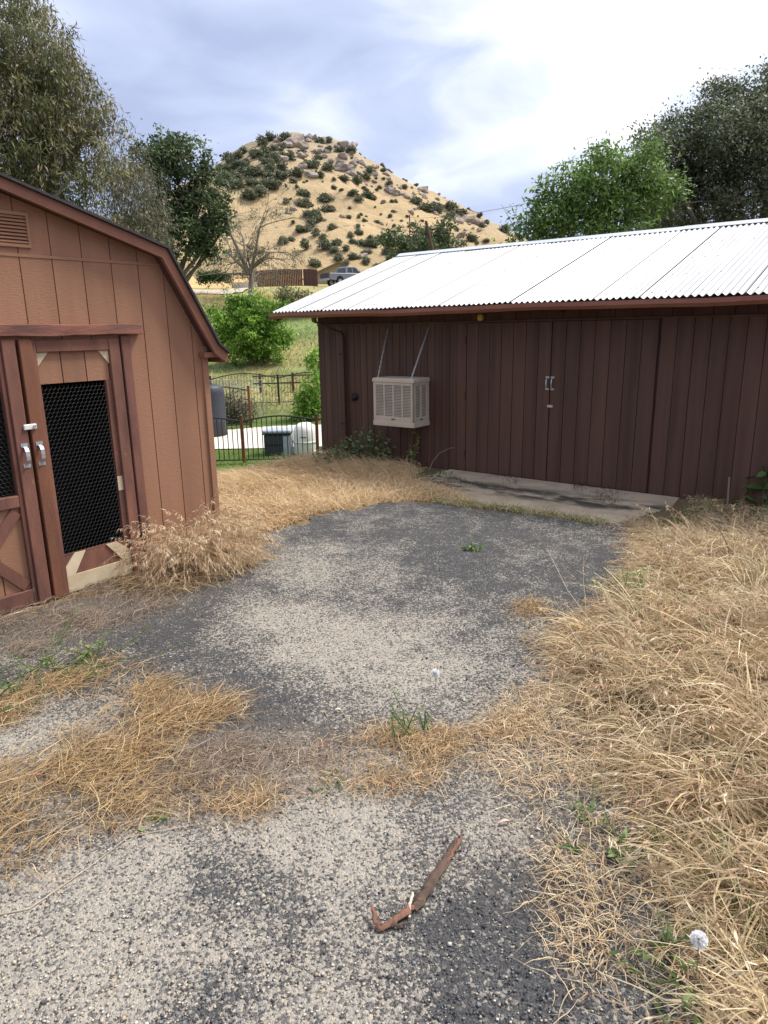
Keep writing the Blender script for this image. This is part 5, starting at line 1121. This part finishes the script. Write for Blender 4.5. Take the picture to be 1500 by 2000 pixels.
stick('dry_stalk', 'long pale curved straw stalk lying at the lower left', [(-10,1800),(60,1785),(110,1750),(180,1700),(250,1645),(310,1632),(400,1617)], .0022, 'stick')
stick('bent_twig', 'pale bent twig on the ground before the barn shed doors', [(-15,1222),(15,1208),(40,1200),(62,1190)], .007, 'stick')
stick('dry_stalk', 'pale straw stalk lying right of the middle dead grass strip', [(870,1480),(920,1484),(980,1482)], .0022, 'stick')
stick('dry_stalk', 'long straight dry stalk leaning out of the field over the pad', [(1235,1340),(1150,1270),(1105,1215),(1066,1135)], .0028, 'stick', [.02, .16, .20, .24])
stick('dry_stalk', 'straw stalk pointing left out of the field edge', [(1180,1300),(1100,1245),(1000,1210)], .0024, 'stick', [.04, .07, .05])
# thin stake and the wall side plants
def stake():
    x, y = G(1418, 1000)[:2]; o = MB().tube([(0, 0, -.05), (.004, 0, .14), (-.006, 0, .36)], [.011, .010, .009], 7).build('wooden_stake', MT['stake'], None); o.location = (x, y, TZ(x, y)); tag(o, 'thin grey stake standing in the grass before the workshop wall', 'stake')
stake()
def weed(name, label, px, py, h, nst, spread, leafl, leafw, pal, per=9, seed=1, cat='weed', stem=(.10,.14,.05), lean=(0, 0), rise=0.):
    rs = np.random.RandomState(seed); x, y = G(px, py)[:2]; z = TZ(x, y)+rise; r = empty(name, (x, y, z)); tag(r, label, cat)
    ms = MB(); a = Acc()
    for s_ in range(nst):
        hh = h*rs.uniform(.6, 1); b_ = Vector((rs.normal()*spread*.35, rs.normal()*spread*.35, -.01)); d_ = Vector((rs.normal()*spread*.5+lean[0], rs.normal()*spread*.5+lean[1], hh))
        pts = [Vector((0, 0, -.03)), b_, b_+d_*.35+Vector((0, 0, hh*.06)), b_+d_*.7, b_+d_]
        ms.tube(pts, [.004, .004, .0035, .0025, .0012], 5)
        for k in range(per):
            t = rs.uniform(.08, 1); p = np.array(b_+d_*t); az = rs.uniform(0, 6.3); el = rs.uniform(-.4, .9)
            d = np.array([math.cos(az)*math.cos(el), math.sin(az)*math.cos(el), math.sin(el)]); sd = unit(np.cross(d, rs.normal(size=3))); l = leafl*rs.uniform(.5, 1.2)*(1.2-.5*t); w_ = leafw*rs.uniform(.7, 1.2)
            dn = np.array([0, 0, -.25*l]); vs = np.array([p, p+d*l*.3+sd*w_*.5, p+d*l*.65+sd*w_*.45+dn*.4, p+d*l+dn, p+d*l*.65-sd*w_*.45+dn*.4, p+d*l*.3-sd*w_*.5])
            a.add(vs, np.array([(0, 1, 5, 5), (1, 2, 4, 5), (2, 3, 4, 4)])[1:2], np.repeat(pick_pal(pal, 1, .2, rs), 6, 0)) if False else a.add(np.concatenate([vs[[0, 1, 2, 4]] if False else vs[[0, 1, 4, 5]], vs[[1, 2, 3, 4]]]), np.array([(0, 1, 2, 3), (4, 5, 6, 7)]), np.repeat(pick_pal(pal, 1, .2, rs), 8, 0))
    tip = bpy.data.materials.get('weed_stem') or surf('weed_stem', stem, None, .8, 10, bst=0)
    ms.build('stem', tip, r); link('leaves', np_mesh('leaves', np.concatenate(a.v), np.concatenate(a.q), np.concatenate(a.c)), MT['leaf'], r); return r
DKG = [(.11,.17,.065),(.15,.21,.085),(.19,.25,.12)]
weed('leafy_weed', 'dark green weed clump at the foot of the downspout', 672, 908, .42, 12, .22, .09, .03, DKG, 12, 1)
weed('leafy_weed', 'green weed clump against the wall left of the cooler', 712, 903, .55, 12, .2, .09, .032, DKG, 12, 2)
weed('leafy_weed', 'green weed clump just below the cooler', 744, 906, .52, 10, .2, .08, .03, DKG, 11, 3)
weed('leafy_weed', 'grey green weeds at the workshop corner beside the iron fence', 640, 912, .26, 12, .24, .08, .022, [(.15,.17,.10),(.20,.21,.13),(.11,.14,.07)], 12, 4)
weed('tall_weed', 'tall yellow green seeding weed right of the cooler', 800, 912, .62, 5, .06, .06, .022, [(.26,.25,.09),(.32,.29,.12),(.20,.21,.08)], 20, 5, lean=(.14, .02))
weed('leafy_weed', 'low green weeds beside the corner of the concrete slab', 848, 932, .12, 12, .25, .06, .02, DKG+[(.17,.22,.08)], 9, 6)
weed('leafy_plant', 'broad leaved green plant at the right edge before the workshop wall', 1482, 990, .52, 5, .16, .19, .10, [(.095,.18,.05),(.13,.23,.07)], 7, 7, cat='plant')
weed('small_weed', 'lone bright green weed growing out of the dark pad', 930, 1078, .11, 5, .07, .06, .016, [(.12,.22,.05),(.16,.27,.07)], 10, 8)
weed('small_weed', 'tiny yellowish tuft on the pale sandy patch', 536, 1244, .03, 7, .07, .04, .008, [(.30,.24,.10),(.20,.24,.07)], 8, 9)
weed('leafy_weed', 'thin green weeds among the thatch at the left edge', 60, 1330, .16, 22, .5, .07, .012, [(.15,.21,.08),(.20,.25,.11),(.11,.16,.06)], 9, 10)
weed('leafy_weed', 'yellow green weeds at the tip of the smaller thatch patch', 160, 1300, .15, 14, .25, .06, .012, [(.24,.27,.09),(.17,.22,.08)], 9, 11)
weed('thin_weed', 'sparse upright green weed in the middle dead grass strip', 810, 1440, .20, 9, .12, .05, .008, [(.15,.22,.07),(.21,.26,.10)], 9, 12)
weed('rosette_weed', 'grey green rosette weed at the edge of the middle strip', 652, 1532, .035, 9, .10, .05, .018, [(.17,.24,.12),(.22,.28,.15)], 6, 13)
weed('rosette_weed', 'small green rosette weed below the large rusty patch', 300, 1606, .035, 8, .08, .045, .016, [(.14,.22,.08),(.18,.25,.1)], 6, 14)
weed('thin_weed', 'bright green shoots in the right hand field near the pad edge', 1235, 1175, .24, 16, .24, .10, .012, [(.20,.30,.08),(.26,.34,.12)], 8, 15)
weed('thin_weed', 'green shoots under the dry grass at the lower right', 1195, 1660, .10, 14, .2, .06, .012, [(.13,.20,.06),(.18,.25,.09)], 8, 16)
weed('thin_weed', 'green shoots near the dandelion at the lower right', 1330, 1900, .12, 14, .2, .05, .012, [(.13,.20,.06),(.18,.25,.09)], 8, 17)
# curved dead stalk by the wall
x, y = G(838, 918)[:2]; z = TZ(x, y)
o = MB().tube([(0,0,0),(.05,.0,.12),(.14,-.02,.24),(.28,-.05,.31),(.42,-.08,.32)], [.004,.0035,.003,.002,.0015], 5).build('dead_stalk', MT['stick'], None); o.location = (x, y, z); tag(o, 'curved dead stalk bending right in front of the workshop wall', 'stalk')
# dandelion clocks
def dandelion(px, py, h, label, seed):
    rs = np.random.RandomState(seed); x, y = G(px, py, h)[:2]; z = TZ(x, y); r = empty('dandelion_clock', (x, y, z)); tag(r, label, 'dandelion')
    MB().tube([(0, 0, -.01), (.006, .004, h*.5), (0, 0, h)], [.0018, .0016, .0014], 6).build('stem', MT['stake'], r)
    MB().tube([(0, 0, h-.004), (0, 0, h), (0, 0, h+.004)], [.003, .005, .003], 8).build('core', MT['stake'], r)
    d = unit(rs.normal(size=(420, 3))); sd = unit(np.cross(d, rs.normal(size=(420, 3)))); c_ = np.array([0, 0, h]); rr_ = .021
    vs = np.stack([c_+d*.004, c_+d*rr_+sd*.0022, c_+d*(rr_+.003), c_+d*rr_-sd*.0022], 1).reshape(-1, 3)
    link('seed_head', np_mesh('seed_head', vs, np.arange(1680).reshape(-1, 4), np.full((1680, 3), .88)), MT['grass'], r)
dandelion(1365, 1838, .22, 'white dandelion clock among the dry grass at the lower right', 1)
dandelion(850, 1312, .10, 'small dandelion clock standing on the pad before the field edge', 2)
# fallen leaves, each with its own place
def fallen(px, py, l, w_, ang, col, label):
    x, y = G(px, py)[:2]; vs = []; fs = []
    n = 8
    for i in range(n+1):
        t = i/n; ww_ = w_*math.sin(math.pi*min(.97, max(.03, t)))**.8*.5; zz = .010*math.sin(t*3.1)
        vs += [((t-.5)*l, -ww_, zz+.006), ((t-.5)*l, 0, zz), ((t-.5)*l, ww_, zz+.006)]
    for i in range(n): fs += [(3*i, 3*i+1, 3*i+4, 3*i+3), (3*i+1, 3*i+2, 3*i+5, 3*i+4)]
    me = mesh('fallen_leaf', vs+[(a_, b_, c_-.0012) for a_, b_, c_ in vs], fs+[tuple(q_+len(vs) for q_ in f_[::-1]) for f_ in fs], True)
    o = link('fallen_leaf', me, surf('leaf_'+label[:12].replace(' ', '_'), col, tuple(c_*.8 for c_ in col), .7, 40, bst=.2)); o.location = (x, y, TZ(x, y)+.018); o.rotation_euler = (0, 0, R(ang)); tag(o, label, 'leaf')
fallen(769, 1545, .055, .015, 86, (.50,.20,.11), 'reddish upright fallen leaf below the middle dead grass strip')
fallen(978, 1497, .045, .014, -38, (.58,.28,.15), 'orange fallen leaf on the pad right of the middle strip')
fallen(592, 1563, .045, .011, -5, (.52,.30,.21), 'pinkish fallen leaf at the top edge of the sandy patch')
fallen(628, 1470, .040, .011, 12, (.46,.21,.17), 'red brown fallen leaf at the left end of the middle strip')
fallen(68, 1524, .06, .015, 18, (.50,.27,.20), 'pink brown fallen leaf on the large rusty patch')
fallen(112, 1532, .05, .022, -15, (.50,.45,.40), 'pale grey fallen leaf on the large rusty patch')
fallen(440, 1530, .06, .016, 12, (.48,.41,.36), 'pale curled fallen leaf in the dark litter')
fallen(475, 1487, .05, .014, 20, (.46,.39,.35), 'greyish fallen leaf at the top of the dark litter')
fallen(660, 1395, .035, .014, 5, (.62,.55,.45), 'cream fallen leaf on the dark asphalt')
fallen(985, 1617, .05, .014, 14, (.55,.38,.32), 'pale pink fallen leaf beside the loose chaff')
fallen(1270, 1660, .05, .012, -30, (.50,.36,.25), 'tan fallen leaf caught at the field edge')
